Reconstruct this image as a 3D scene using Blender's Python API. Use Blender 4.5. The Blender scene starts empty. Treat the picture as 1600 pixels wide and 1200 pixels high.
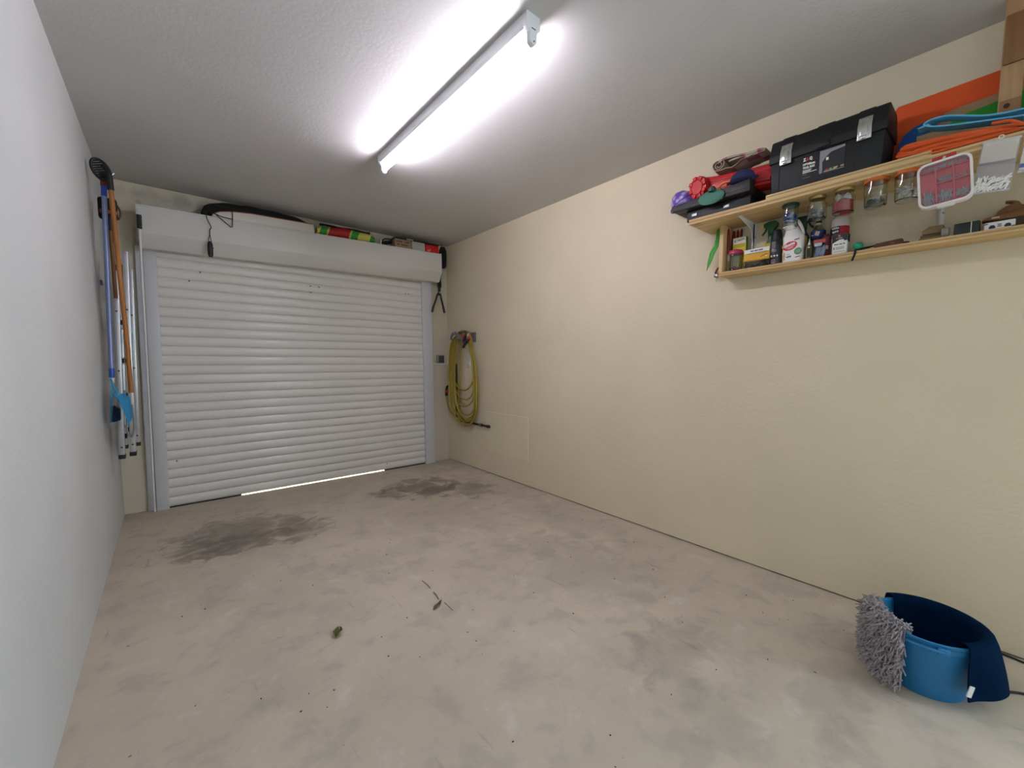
import bpy, bmesh, math, random
from mathutils import Vector, Matrix, Quaternion
random.seed(7)
PI = math.pi
SC = bpy.context.scene
COL = SC.collection

# ------------------------------------------------------------------ camera, world, exposure
W, D, H = 2.7135, 4.1758, 2.40        # garage: width, depth to the door wall, ceiling height
YF = -2.60                            # inner face of the wall behind the camera
cam = bpy.data.cameras.new('camera')
camo = bpy.data.objects.new('camera', cam)
COL.objects.link(camo)
_f = Vector((0.65117747, 0.75486535, -0.07839771))
_r = Vector((0.75732194, -0.65303692, 0.00250061))
_u = Vector((0.04930897, 0.06100065, 0.99691903))
m = Matrix((( _r.x, _u.x, -_f.x, 0.2982), (_r.y, _u.y, -_f.y, 0.0), (_r.z, _u.z, -_f.z, 1.1333), (0, 0, 0, 1)))
camo.matrix_world = m
cam.sensor_width = 36.0
cam.lens = 646.785 / 1600 * 36.0
cam.shift_x = -22.352 / 1600
cam.shift_y = 15.198 / 1600
cam.clip_start = 0.02
SC.camera = camo

SC.view_settings.view_transform = 'Standard'
SC.view_settings.look = 'None'
SC.view_settings.gamma = 1.0
SC.view_settings.use_curve_mapping = False
SC.view_settings.exposure = 0.72

wd = bpy.data.worlds.new('daylight'); SC.world = wd
wd.use_nodes = True
_n = wd.node_tree
_bg = _n.nodes['Background']
_sky = _n.nodes.new('ShaderNodeTexSky')
_sky.sky_type = 'HOSEK_WILKIE'
_sky.turbidity = 3.0
_sky.sun_direction = Vector((-0.25, 0.62, 0.74)).normalized()
_n.links.new(_sky.outputs[0], _bg.inputs[0])
_bg.inputs[1].default_value = 0.6

_sl = bpy.data.lights.new('sun', 'SUN'); _sl.energy = 18.0; _sl.angle = 0.01; _sl.color = (1, .97, .93)
_so = bpy.data.objects.new('sun', _sl); COL.objects.link(_so)
_so.rotation_euler = Vector((-0.25, 0.62, 0.74)).normalized().to_track_quat('Z', 'Y').to_euler()

# daylight entering by the open side doorway, in the right wall behind the camera
_al = bpy.data.lights.new('doorway_daylight', 'AREA')
_al.shape = 'RECTANGLE'; _al.size = 1.1; _al.size_y = 2.0; _al.energy = 70.0; _al.color = (0.64, 0.81, 1.0)
_ao = bpy.data.objects.new('doorway_daylight', _al); COL.objects.link(_ao)
_ao.location = (W + 0.22, -1.55, 1.08)
_ao.rotation_euler = (math.radians(90), 0, math.radians(90))
TUBE_STRENGTH = 60.0

# ------------------------------------------------------------------ materials
def lin(c):
    if isinstance(c, str):
        c = [int(c[i:i + 2], 16) / 255 for i in (0, 2, 4)]
    return [(x / 12.92 if x <= .04045 else ((x + .055) / 1.055) ** 2.4) for x in c] + [1.0]

_mats = {}
def M(name, col, rough=.55, metal=0., amt=.10, scale=30., bump=0., bscale=None, trans=0., alpha=1., emit=None, coat=0.):
    """a procedural material: base colour broken up by noise, optional bump"""
    if name in _mats: return _mats[name]
    mt = bpy.data.materials.new(name); mt.use_nodes = True
    nt = mt.node_tree; b = nt.nodes['Principled BSDF']
    c = lin(col)
    tc = nt.nodes.new('ShaderNodeTexCoord')
    no = nt.nodes.new('ShaderNodeTexNoise'); no.inputs['Scale'].default_value = scale; no.inputs['Detail'].default_value = 4
    nt.links.new(tc.outputs['Object'], no.inputs['Vector'])
    mx = nt.nodes.new('ShaderNodeMix'); mx.data_type = 'RGBA'
    mx.inputs[6].default_value = [x * (1 - amt) for x in c[:3]] + [1]
    mx.inputs[7].default_value = [min(1, x * (1 + amt)) for x in c[:3]] + [1]
    nt.links.new(no.outputs[0], mx.inputs[0])
    nt.links.new(mx.outputs[2], b.inputs['Base Color'])
    b.inputs['Roughness'].default_value = rough
    b.inputs['Metallic'].default_value = metal
    b.inputs['Transmission Weight'].default_value = trans
    b.inputs['Alpha'].default_value = alpha
    b.inputs['Coat Weight'].default_value = coat
    if bump:
        n2 = nt.nodes.new('ShaderNodeTexNoise'); n2.inputs['Scale'].default_value = bscale or scale * 3; n2.inputs['Detail'].default_value = 5
        nt.links.new(tc.outputs['Object'], n2.inputs['Vector'])
        bp = nt.nodes.new('ShaderNodeBump'); bp.inputs['Strength'].default_value = bump; bp.inputs['Distance'].default_value = .01
        nt.links.new(n2.outputs[0], bp.inputs['Height'])
        nt.links.new(bp.outputs[0], b.inputs['Normal'])
    if emit:
        b.inputs['Emission Color'].default_value = lin(emit[0]); b.inputs['Emission Strength'].default_value = emit[1]
    _mats[name] = mt
    return mt

class Nodes:
    def __init__(s, mt): s.nt = mt.node_tree
    def n(s, t, **kw):
        x = s.nt.nodes.new('ShaderNode' + t)
        for k, v in kw.items():
            if k.startswith('_'): setattr(x, k[1:], v)
            else: x.inputs[k.replace('__', ' ')].default_value = v
        return x
    def l(s, a, b): s.nt.links.new(a, b)
    def math(s, op, a, b=None, clamp=False):
        x = s.nt.nodes.new('ShaderNodeMath'); x.operation = op; x.use_clamp = clamp
        for i, v in enumerate((a, b)):
            if v is None: continue
            if isinstance(v, (int, float)): x.inputs[i].default_value = v
            else: s.l(v, x.inputs[i])
        return x.outputs[0]
    def mix(s, f, a, b, mode='MIX'):
        x = s.nt.nodes.new('ShaderNodeMix'); x.data_type = 'RGBA'; x.blend_type = mode
        if isinstance(f, (int, float)): x.inputs[0].default_value = f
        else: s.l(f, x.inputs[0])
        for i, v in ((6, a), (7, b)):
            if isinstance(v, (list, tuple)): x.inputs[i].default_value = v
            else: s.l(v, x.inputs[i])
        return x.outputs[2]
    def ramp(s, f, pts):
        x = s.nt.nodes.new('ShaderNodeValToRGB')
        e = x.color_ramp.elements
        e[0].position, e[0].color = pts[0][0], (pts[0][1],) * 3 + (1,)
        e[1].position, e[1].color = pts[-1][0], (pts[-1][1],) * 3 + (1,)
        for p, v in pts[1:-1]:
            k = e.new(p); k.color = (v, v, v, 1)
        s.l(f, x.inputs[0]); return x.outputs[0]

def plaster(name, col, bump=.25, patches=None):
    """painted stucco; patches: list of (centre, radii, colour, threshold) stains in world metres"""
    mt = bpy.data.materials.new(name); mt.use_nodes = True
    k = Nodes(mt); b = mt.node_tree.nodes['Principled BSDF']
    tc = k.n('TexCoord'); P = tc.outputs['Object']
    big = k.n('TexNoise', Scale=1.6, Detail=5.0); k.l(P, big.inputs['Vector'])
    fine = k.n('TexNoise', Scale=60.0, Detail=4.0); k.l(P, fine.inputs['Vector'])
    c = lin(col)
    base = k.mix(k.ramp(big.outputs[0], [(.3, 0), (.7, 1)]), [x * .955 for x in c[:3]] + [1], [min(1, x * 1.03) for x in c[:3]] + [1])
    for ctr, rad, pc, th in (patches or []):
        mp = k.n('Mapping', _vector_type='POINT')
        mp.inputs['Location'].default_value = [-ctr[i] / rad[i] for i in range(3)]
        mp.inputs['Scale'].default_value = [1 / r for r in rad]
        k.l(P, mp.inputs['Vector'])
        ln = k.n('VectorMath', _operation='LENGTH'); k.l(mp.outputs[0], ln.inputs[0])
        ns = k.n('TexNoise', Scale=9.0, Detail=6.0); k.l(P, ns.inputs['Vector'])
        f = k.math('SUBTRACT', k.math('ADD', k.math('MULTIPLY', ns.outputs[0], 1.6), -.3), ln.outputs[1])
        f = k.ramp(f, [(0, 0), (th, .85)])
        base = k.mix(f, base, lin(pc))
    k.l(base, b.inputs['Base Color'])
    b.inputs['Roughness'].default_value = .82
    b.inputs['Specular IOR Level'].default_value = .3
    h = k.math('ADD', k.math('MULTIPLY', fine.outputs[0], 1.0), k.math('MULTIPLY', big.outputs[0], 6.0))
    bp = k.n('Bump', Strength=bump, Distance=.006); k.l(h, bp.inputs['Height']); k.l(bp.outputs[0], b.inputs['Normal'])
    return mt

def concrete():
    mt = bpy.data.materials.new('worn_concrete'); mt.use_nodes = True
    k = Nodes(mt); b = mt.node_tree.nodes['Principled BSDF']
    P = k.n('TexCoord').outputs['Object']
    n1 = k.n('TexNoise', Scale=1.3, Detail=8.0, Roughness=.62, Distortion=.3); k.l(P, n1.inputs['Vector'])
    n2 = k.n('TexNoise', Scale=6.0, Detail=8.0, Roughness=.62, Distortion=.25); k.l(P, n2.inputs['Vector'])
    n3 = k.n('TexNoise', Scale=45.0, Detail=5.0, Roughness=.7); k.l(P, n3.inputs['Vector'])
    base = k.mix(k.ramp(n1.outputs[0], [(.32, 0), (.68, 1)]), lin('b4a897'), lin('cabda9'))
    base = k.mix(k.math('MULTIPLY', k.ramp(n2.outputs[0], [(.52, 0), (.62, 1)]), .42), base, lin('9b948c'))
    base = k.mix(k.math('MULTIPLY', k.ramp(n2.outputs[0], [(.32, 1), (.42, 0)]), .45), base, lin('d2cabf'))
    base = k.mix(k.math('MULTIPLY', k.ramp(n3.outputs[0], [(.62, 0), (.75, 1)]), .25), base, lin('8d867e'))
    # tyre and damp stains that lie on the slab
    for ctr, rad, col, amt in [((.62, 3.24), (.56, .52), '675f56', .66), ((.38, 3.14), (.26, .24), '655d53', .5), ((.92, 3.05), (.24, .34), '6d655b', .5), ((.62, 3.05), (.34, .22), '5f574e', .45),
                               ((1.98, 3.38), (.48, .42), '655c52', .74), ((2.28, 3.06), (.30, .40), '6b6257', .6), ((1.70, 3.40), (.24, .24), '655c52', .5), ((2.0, 3.2), (.3, .2), '5f564c', .45),
                               ((1.75, .80), (.36, .20), '857d76', .42), ((1.95, 1.5), (.45, .8), '8f8981', .3), ((2.02, .32), (.5, .16), '8a827c', .35),
                               ((2.4, 2.0), (.35, .9), '958f86', .3), ((1.55, .5), (.15, .4), '8d867e', .3), ((.55, 1.6), (.25, .3), '9a9389', .3),
                               ((1.2, 2.3), (.5, .2), '989185', .3), ((.8, 1.9), (.2, .2), '938c80', .25)]:
        mp = k.n('Mapping'); mp.inputs['Location'].default_value = (-ctr[0] / rad[0], -ctr[1] / rad[1], 0)
        mp.inputs['Scale'].default_value = (1 / rad[0], 1 / rad[1], 0); k.l(P, mp.inputs['Vector'])
        ln = k.n('VectorMath', _operation='LENGTH'); k.l(mp.outputs[0], ln.inputs[0])
        ns = k.n('TexNoise', Scale=7.0, Detail=7.0, Roughness=.6, Distortion=.7); k.l(P, ns.inputs['Vector'])
        f = k.math('SUBTRACT', k.math('ADD', k.math('MULTIPLY', ns.outputs[0], 2.2), -.35), ln.outputs[1])
        base = k.mix(k.math('MULTIPLY', k.ramp(f, [(0, 0), (.28, .7), (.65, 1)]), amt), base, lin(col))
    # scuffs
    mp = k.n('Mapping'); mp.inputs['Scale'].default_value = (26, 4.0, 1); mp.inputs['Rotation'].default_value = (0, 0, .6); k.l(P, mp.inputs['Vector'])
    sc = k.n('TexNoise', Scale=1.0, Detail=3.0); k.l(mp.outputs[0], sc.inputs['Vector'])
    base = k.mix(k.math('MULTIPLY', k.ramp(sc.outputs[0], [(.68, 0), (.74, 1)]), .3), base, lin('7d766e'))
    # small dark specks and chips
    vo = k.n('TexVoronoi', Scale=7.0); k.l(P, vo.inputs['Vector'])
    base = k.mix(k.math('MULTIPLY', k.ramp(vo.outputs['Distance'], [(.025, 1), (.04, 0)]), .7), base, lin('4d463f'))
    k.l(base, b.inputs['Base Color'])
    k.l(k.ramp(n1.outputs[0], [(.3, .5), (.7, .66)]), b.inputs['Roughness'])
    b.inputs['Specular IOR Level'].default_value = .35
    h = k.math('ADD', k.math('MULTIPLY', n2.outputs[0], .8), k.math('MULTIPLY', n3.outputs[0], .4))
    bp = k.n('Bump', Strength=.16, Distance=.008); k.l(h, bp.inputs['Height']); k.l(bp.outputs[0], b.inputs['Normal'])
    return mt

def plywood(name, c1, c2, axis=1, sc=1.0):
    """pale timber, grain running along the given axis"""
    mt = bpy.data.materials.new(name); mt.use_nodes = True
    k = Nodes(mt); b = mt.node_tree.nodes['Principled BSDF']
    P = k.n('TexCoord').outputs['Object']
    s = [26 * sc, 26 * sc, 26 * sc]; s[axis] = 1.6 * sc
    mp = k.n('Mapping'); mp.inputs['Scale'].default_value = s; k.l(P, mp.inputs['Vector'])
    n = k.n('TexNoise', Scale=1.0, Detail=6.0, Distortion=.8); k.l(mp.outputs[0], n.inputs['Vector'])
    base = k.mix(k.ramp(n.outputs[0], [(.3, 0), (.7, 1)]), lin(c1), lin(c2))
    vo = k.n('TexVoronoi', Scale=1.0); mp2 = k.n('Mapping'); s2 = [9, 9, 9]; s2[axis] = 4; mp2.inputs['Scale'].default_value = s2
    k.l(P, mp2.inputs['Vector']); k.l(mp2.outputs[0], vo.inputs['Vector'])
    base = k.mix(k.math('MULTIPLY', k.ramp(vo.outputs['Distance'], [(.05, 1), (.14, 0)]), .55), base, lin('8c6236'))
    k.l(base, b.inputs['Base Color']); b.inputs['Roughness'].default_value = .6
    bp = k.n('Bump', Strength=.1, Distance=.003); k.l(n.outputs[0], bp.inputs['Height']); k.l(bp.outputs[0], b.inputs['Normal'])
    return mt

# ------------------------------------------------------------------ mesh helpers
class MB:
    def __init__(s): s.bm = bmesh.new()
    def box(s, c, d, bev=0., rot=None, seg=2):
        t = bmesh.new(); bmesh.ops.create_cube(t, size=1)
        bmesh.ops.scale(t, vec=d, verts=t.verts)
        if bev:
            bmesh.ops.bevel(t, geom=list(t.edges), offset=bev, segments=seg, profile=.5, affect='EDGES', clamp_overlap=True)
        if rot is not None: bmesh.ops.rotate(t, cent=(0, 0, 0), matrix=rot, verts=t.verts)
        bmesh.ops.translate(t, vec=c, verts=t.verts)
        return s.join(t)
    def join(s, t):
        me = bpy.data.meshes.new('tmp'); t.to_mesh(me); t.free(); s.bm.from_mesh(me); bpy.data.meshes.remove(me); return s
    def bar(s, p0, p1, w, d, up=(0, 1, 0), bev=0.):
        """a bar of section w (sideways) x d (along up) from p0 to p1"""
        p0, p1 = Vector(p0), Vector(p1); a = p1 - p0; z = a.normalized()
        y = (Vector(up) - z * z.dot(Vector(up))).normalized(); x = y.cross(z)
        r = Matrix((x, y, z)).transposed()
        return s.box((p0 + p1) / 2, (w, d, a.length), bev, r)
    def tube(s, pts, r, n=8, closed=False, caps=True, flat=1.):
        pts = [Vector(p) for p in pts]; N = len(pts); rs = r if isinstance(r, (list, tuple)) else [r] * N
        bm = s.bm; rings = []; prev = None
        for i, p in enumerate(pts):
            a = pts[(i + 1) % N] if (closed or i < N - 1) else p
            q = pts[i - 1] if (closed or i > 0) else p
            t = (a - q).normalized() if (a - q).length > 1e-9 else Vector((0, 0, 1))
            if prev is None:
                u = t.orthogonal().normalized()
            else:
                u = prev - t * prev.dot(t)
                u = u.normalized() if u.length > 1e-6 else t.orthogonal().normalized()
            prev = u; v = t.cross(u)
            rings.append([bm.verts.new(p + (u * math.cos(2 * PI * j / n) + v * math.sin(2 * PI * j / n) * flat) * rs[i]) for j in range(n)])
        for i in range(N if closed else N - 1):
            A, B = rings[i], rings[(i + 1) % N]
            for j in range(n): bm.faces.new((A[j], A[(j + 1) % n], B[(j + 1) % n], B[j]))
        if caps and not closed:
            bm.faces.new(list(reversed(rings[0]))); bm.faces.new(rings[-1])
        return s
    def lathe(s, prof, c=(0, 0, 0), n=24, rot=None, sx=1., sy=1., close=False):
        t = bmesh.new(); rings = []
        for r, z in prof:
            if r < 1e-6: rings.append([t.verts.new((0, 0, z))])
            else: rings.append([t.verts.new((r * sx * math.cos(2 * PI * j / n), r * sy * math.sin(2 * PI * j / n), z)) for j in range(n)])
        P = list(zip(rings, rings[1:]))
        if close: P.append((rings[-1], rings[0]))
        for A, B in P:
            for j in range(n):
                k = (j + 1) % n
                if len(A) == 1 and len(B) == 1: continue
                if len(A) == 1: t.faces.new((A[0], B[k], B[j]))
                elif len(B) == 1: t.faces.new((A[j], A[k], B[0]))
                else: t.faces.new((A[j], A[k], B[k], B[j]))
        if not close:
            if len(rings[0]) > 1: t.faces.new(list(reversed(rings[0])))
            if len(rings[-1]) > 1: t.faces.new(rings[-1])
        if rot is not None: bmesh.ops.rotate(t, cent=(0, 0, 0), matrix=rot, verts=t.verts)
        bmesh.ops.translate(t, vec=c, verts=t.verts)
        return s.join(t)
    def prism(s, poly, o, u, v, w, bev=0.):
        """polygon (a,b) -> o + a*u + b*v, extruded by the vector w"""
        o, u, v, w = map(Vector, (o, u, v, w)); t = bmesh.new()
        A = [t.verts.new(o + u * a + v * b) for a, b in poly]; B = [t.verts.new(o + u * a + v * b + w) for a, b in poly]
        t.faces.new(A); t.faces.new(list(reversed(B))); n = len(poly)
        for i in range(n): t.faces.new((A[i], B[i], B[(i + 1) % n], A[(i + 1) % n]))
        bmesh.ops.recalc_face_normals(t, faces=t.faces)
        if bev: bmesh.ops.bevel(t, geom=list(t.edges), offset=bev, segments=2, profile=.5, affect='EDGES', clamp_overlap=True)
        return s.join(t)
    def grid(s, fn, nu, nv, th=0.):
        bm = s.bm
        V = [[Vector(fn(i / nu, j / nv)) for j in range(nv + 1)] for i in range(nu + 1)]
        def nrm(i, j):
            a = V[min(i + 1, nu)][j] - V[max(i - 1, 0)][j]; b = V[i][min(j + 1, nv)] - V[i][max(j - 1, 0)]
            n = a.cross(b); return n.normalized() if n.length > 1e-12 else Vector((0, 0, 1))
        A = [[bm.verts.new(V[i][j]) for j in range(nv + 1)] for i in range(nu + 1)]
        for i in range(nu):
            for j in range(nv): bm.faces.new((A[i][j], A[i + 1][j], A[i + 1][j + 1], A[i][j + 1]))
        if th:
            B = [[bm.verts.new(V[i][j] - nrm(i, j) * th) for j in range(nv + 1)] for i in range(nu + 1)]
            for i in range(nu):
                for j in range(nv): bm.faces.new((B[i][j], B[i][j + 1], B[i + 1][j + 1], B[i + 1][j]))
            for i in range(nu):
                bm.faces.new((A[i][0], B[i][0], B[i + 1][0], A[i + 1][0])); bm.faces.new((A[i][nv], A[i + 1][nv], B[i + 1][nv], B[i][nv]))
            for j in range(nv):
                bm.faces.new((A[0][j], A[0][j + 1], B[0][j + 1], B[0][j])); bm.faces.new((A[nu][j], B[nu][j], B[nu][j + 1], A[nu][j + 1]))
        return s
    def build(s, name, mat, parent=None, smooth=True, label=None, kind=None):
        me = bpy.data.meshes.new(name)
        bmesh.ops.recalc_face_normals(s.bm, faces=s.bm.faces)
        s.bm.to_mesh(me); s.bm.free()
        if mat is not None: me.materials.append(mat)
        if smooth and len(me.polygons):
            me.polygons.foreach_set('use_smooth', [True] * len(me.polygons))
            try: me.set_sharp_from_angle(angle=math.radians(38))
            except Exception: pass
        o = bpy.data.objects.new(name, me); COL.objects.link(o)
        if parent is not None: o.parent = parent
        if label: o['label'] = label
        if kind: o['kind'] = kind
        return o

def thing(name, label, cat, loc=(0, 0, 0), rz=0., group=None, rot=None):
    o = bpy.data.objects.new(name, None); COL.objects.link(o); o.empty_display_size = .05
    o.location = loc; o.rotation_euler = rot or (0, 0, rz)
    o['label'] = label; o['category'] = cat
    if group: o['group'] = group
    return o
def tag(o, label, cat, group=None, loc=None, rz=None):
    o['label'] = label; o['category'] = cat
    if group: o['group'] = group
    if loc is not None: o.location = loc
    if rz is not None: o.rotation_euler = (0, 0, rz)
    return o
def struct(name, mb, mat, smooth=False, parent=None):
    return mb.build(name, mat, parent, smooth, kind='structure')
def text(s, size, mat, parent, loc, rot=(PI / 2, 0, 0), name='lettering', width=None, depth=.0004, bold=0.):
    c = bpy.data.curves.new('t', 'FONT'); c.body = s; c.size = size; c.extrude = depth; c.offset = bold; c.resolution_u = 2
    t = bpy.data.objects.new('t', c); COL.objects.link(t)
    bpy.context.view_layer.update()
    me = bpy.data.meshes.new_from_object(t.evaluated_get(bpy.context.evaluated_depsgraph_get()))
    bpy.data.objects.remove(t); bpy.data.curves.remove(c)
    xs = [v.co.x for v in me.vertices]; w = max(xs) - min(xs)
    k = width / w if width else 1.
    for v in me.vertices: v.co.x = (v.co.x - min(xs)) * k
    me.name = name; me.materials.clear(); me.materials.append(mat)
    o = bpy.data.objects.new(name, me); COL.objects.link(o); o.parent = parent; o.location = loc; o.rotation_euler = rot
    return o
def rotm(ax, a): return Matrix.Rotation(a, 3, ax)
def rrect(w, h, r, n=5):
    """rounded rectangle outline centred on the origin"""
    o = []
    for cx, cy, a0 in ((w / 2 - r, h / 2 - r, 0), (-w / 2 + r, h / 2 - r, PI / 2), (-w / 2 + r, -h / 2 + r, PI), (w / 2 - r, -h / 2 + r, 1.5 * PI)):
        for i in range(n + 1):
            a = a0 + i / n * PI / 2; o.append((cx + r * math.cos(a), cy + r * math.sin(a)))
    return o
def arc(c, r, a0, a1, n, ax='yz', off=0.):
    return [(c[0] + r * math.cos(a0 + (a1 - a0) * i / n), c[1] + r * math.sin(a0 + (a1 - a0) * i / n)) for i in range(n + 1)]
def spline(pts, k=6):
    """Catmull-Rom through points"""
    P = [Vector(p) for p in pts]; P = [P[0] * 2 - P[1]] + P + [P[-1] * 2 - P[-2]]; o = []
    for i in range(1, len(P) - 2):
        a, b, c, d = P[i - 1:i + 3]
        for j in range(k):
            t = j / k
            o.append(.5 * ((2 * b) + (c - a) * t + (2 * a - 5 * b + 4 * c - d) * t * t + (3 * b - a - 3 * c + d) * t ** 3))
    o.append(P[-2]); return o
QR = -PI / 2     # local frame of things on the right-hand wall: x = to the right in the picture, -y = out of the wall
QL = PI / 2      # the same for the left-hand wall

# common materials
white_paint = M('white_lacquer', 'e4e4e2', .38, amt=.03, scale=4)
white_plast = M('white_plastic', 'e6e4df', .45, amt=.04)
black_plast = M('black_plastic', '101113', .55, amt=.2, scale=60, bump=.05)
black_soft = M('black_fabric', '131315', .85, amt=.3, scale=90, bump=.3)
dark_grey = M('dark_grey_plastic', '3b3c40', .5, amt=.12)
chrome = M('bright_metal', 'dcdcd8', .22, 1., amt=.06)
steel = M('zinc_steel', '9da0a3', .38, .9, amt=.15, scale=80)
alu = M('brushed_aluminium', 'c3c6ca', .36, .85, amt=.08, scale=50)
glass = M('clear_glass', 'f2f7f4', .03, trans=1., amt=.01)
card = M('brown_cardboard', 'a98a63', .85, amt=.12, scale=40, bump=.1)
red_plast = M('red_plastic', 'c21b1f', .42, amt=.08)
print_white = M('white_print', 'e8e6e0', .6, amt=.02)
print_black = M('black_print', '1b1a1a', .6, amt=.05)
print_red = M('red_print', 'c8202c', .55, amt=.05)
print_grey = M('grey_print', '8f9093', .6, amt=.03)

# ------------------------------------------------------------------ the setting
wallp = plaster('cream_stucco_right', 'dccfb2', .22, [((W, 3.62, .80), (.2, .10, .10), 'bdb08c', .5)])
wallL = plaster('cream_stucco_left', 'c6c6c3', .22)
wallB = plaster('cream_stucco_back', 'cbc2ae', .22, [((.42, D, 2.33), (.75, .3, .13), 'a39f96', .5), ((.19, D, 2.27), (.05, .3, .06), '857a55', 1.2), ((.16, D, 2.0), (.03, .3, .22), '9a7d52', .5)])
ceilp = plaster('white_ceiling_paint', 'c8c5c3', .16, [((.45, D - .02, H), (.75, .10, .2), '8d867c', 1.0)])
conc = concrete()
outside = M('sunlit_paving', 'd8d4cc', .8, amt=.08, scale=3)
gap_dark = M('dark_joint', '2c251e', .9, amt=.4, scale=40)

struct('floor', MB().box((W / 2, (YF - .15 + D + .2) / 2, -.06), (W + .3, D + .35 - YF, .12)), conc)
struct('ceiling', MB().box((W / 2, (YF - .15 + D + .2) / 2, H + .08), (W + .4, D + .35 - YF, .16)), ceilp)
struct('wall_left', MB().box((-.075, (YF - .15 + D) / 2, H / 2), (.15, D - YF + .15, H)), wallL)
_wr = MB()                                                       # right wall, with the side doorway at y -2.1 .. -1.0
for ya, yb, za, zb in ((-1.0, D, .007, H), (YF - .15, -2.1, .007, H), (-2.1, -1.0, 2.10, H)):
    _wr.box((W + .075, (ya + yb) / 2, (za + zb) / 2), (.15, yb - ya, zb - za))
struct('wall_right', _wr, wallp)
struct('trim_1', MB().box((W + .06, (-1.0 + D) / 2, .0045), (.10, D + 1.0, .009)), gap_dark)       # dark open joint under the right wall
struct('wall_back', MB().box((.02, D + .1, H / 2), (.34, .2, H)).box((2.41 + (W + .15 - 2.41) / 2, D + .1, H / 2), (W + .15 - 2.41, .2, H))
       .box((1.30, D + .1, 2.2), (2.22, .2, .4)), wallB)
struct('wall_front', MB().box((W / 2, YF - .075, H / 2), (W + .3, .15, H)), wallp)
dj = MB()
for y in (-2.082, -1.018): dj.box((W + .075, y, 1.05), (.17, .036, 2.10), .004)
dj.box((W + .075, -1.55, 2.082), (.17, 1.03, .036), .004)
struct('trim_2', dj, white_paint)
struct('driveway', MB().box((W / 2, D + 5.2, -.06), (16, 10, .12)), outside)
struct('terrace', MB().box((W + 4.16, -1.9, -.06), (8, 11.8, .12)), outside)
# slightly proud rectangle of newer plaster low on the right wall
struct('trim_3', MB().box((W - .0005, 3.10, .43), (.007, .66, .40), .002), plaster('patched_plaster', 'ded2b3', .2))

# roller garage door -------------------------------------------------
door = bpy.data.objects.new('door_1', None); COL.objects.link(door); door['kind'] = 'structure'
door.location = (1.32, D, 0)
slat_mat = M('white_slat_lacquer', 'dedbd6', .24, amt=.025, scale=3, bump=.03, bscale=60)
pitch = .0725; half = 1.10
prof = []
for i in range(9):
    t = i / 8; prof.append((-.030 - .0095 * math.sin(PI * t) ** .75, .003 + t * (pitch - .006)))
back = [(-.018, pitch - .003), (-.018, .003)]
pr = [(-.024, -.002)] + prof + [(-.024, pitch - .002)] + back
first = None
for k in range(28):
    if first is None:
        mb = MB().prism(pr, (-half, 0, 0), (0, 1, 0), (0, 0, 1), (2 * half, 0, 0))
        first = mb.build('slat', slat_mat, door); first.location = (0, 0, .0095)
    else:
        s = first.copy(); COL.objects.link(s); s.parent = door; s.location = (0, 0, .0095 + pitch * k)
for xc, w_ in ((-.86, .50), (.86, .48)):
    MB().box((xc, -.026, .005), (w_, .014, .009)).build('added_gap_seal', black_plast, door)  # added strips block the gap at both ends, leaving a middle slit of daylight
rail_m = M('white_rail_lacquer', 'c9cbce', .4, amt=.03, scale=3)
x0 = door.location.x
for a, b, lean in ((.178, .252, .0095), (2.396, 2.508, -.0095)):
    c = (a + b) / 2 - x0
    r = MB().box((0, -.031, 1.0), (b - a, .062, 2.0), .003).build('guide_rail', rail_m, door)
    r.location = (c, 0, 0); r.rotation_euler = (0, lean, 0)
r = MB().box((0, -.014, .98), (.044, .028, 1.96), .003).build('edge_strip', rail_m, door)
r.location = (.153 - x0, 0, 0); r.rotation_euler = (0, .0125, 0)
for a, z in ((.215, .075), (.215, 1.0), (2.45, .1), (2.45, 1.2)):
    MB().lathe([(0, -.001), (.006, -.001), (.005, .003), (0, .004)], (a - x0, -.062, z), 10, rotm('X', PI / 2)).build('screw', rail_m, door)
# marks and screw heads on the curtain
for x, z in ((1.30, 1.80), (1.37, 1.80), (1.30, 1.745), (2.20, 1.83), (2.235, 1.83), (.52, 1.815), (.45, 1.74), (.31, .36), (1.96, .07)):
    MB().lathe([(0, -.001), (.0055, -.001), (.0045, .003), (0, .0035)], (x - x0, -.0415, z), 8, rotm('X', PI / 2)).build('screw', dark_grey, door)
# shutter box, its chamfered cover a little out of level
sb = MB()
bx0, bx1 = .186, 2.530
poly = [(0, 0), (0, -.283), (-.135, -.283), (-.2, -.188), (-.2, 0)]
sb.prism(poly, (bx0 - x0, 0, 0), (0, 1, 0), (0, 0, 1), (bx1 - bx0, 0, 0), .003)
so = sb.build('shutter_box', M('white_box_lacquer', 'd6d3ce', .42, amt=.02, scale=3), door)
TILT = .0225
so.location = (0, 0, 2.232); so.rotation_euler = (0, -TILT, 0)
def boxtop(x): return 2.232 + (x - x0) * math.tan(TILT)
ec = [(p[0] * 1.02 - .001, p[1] * 1.012 + .002) for p in poly]
for x in (bx0 - .008, bx1): MB().prism(ec, (x - x0, 0, 0), (0, 1, 0), (0, 0, 1), (.008, 0, 0), .001).build('end_cap', rail_m, so)
MB().box(((bx0 + bx1) / 2 - x0, -.2015, -.012), (bx1 - bx0, .003, .003)).build('cover_lip', rail_m, so)

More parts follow.
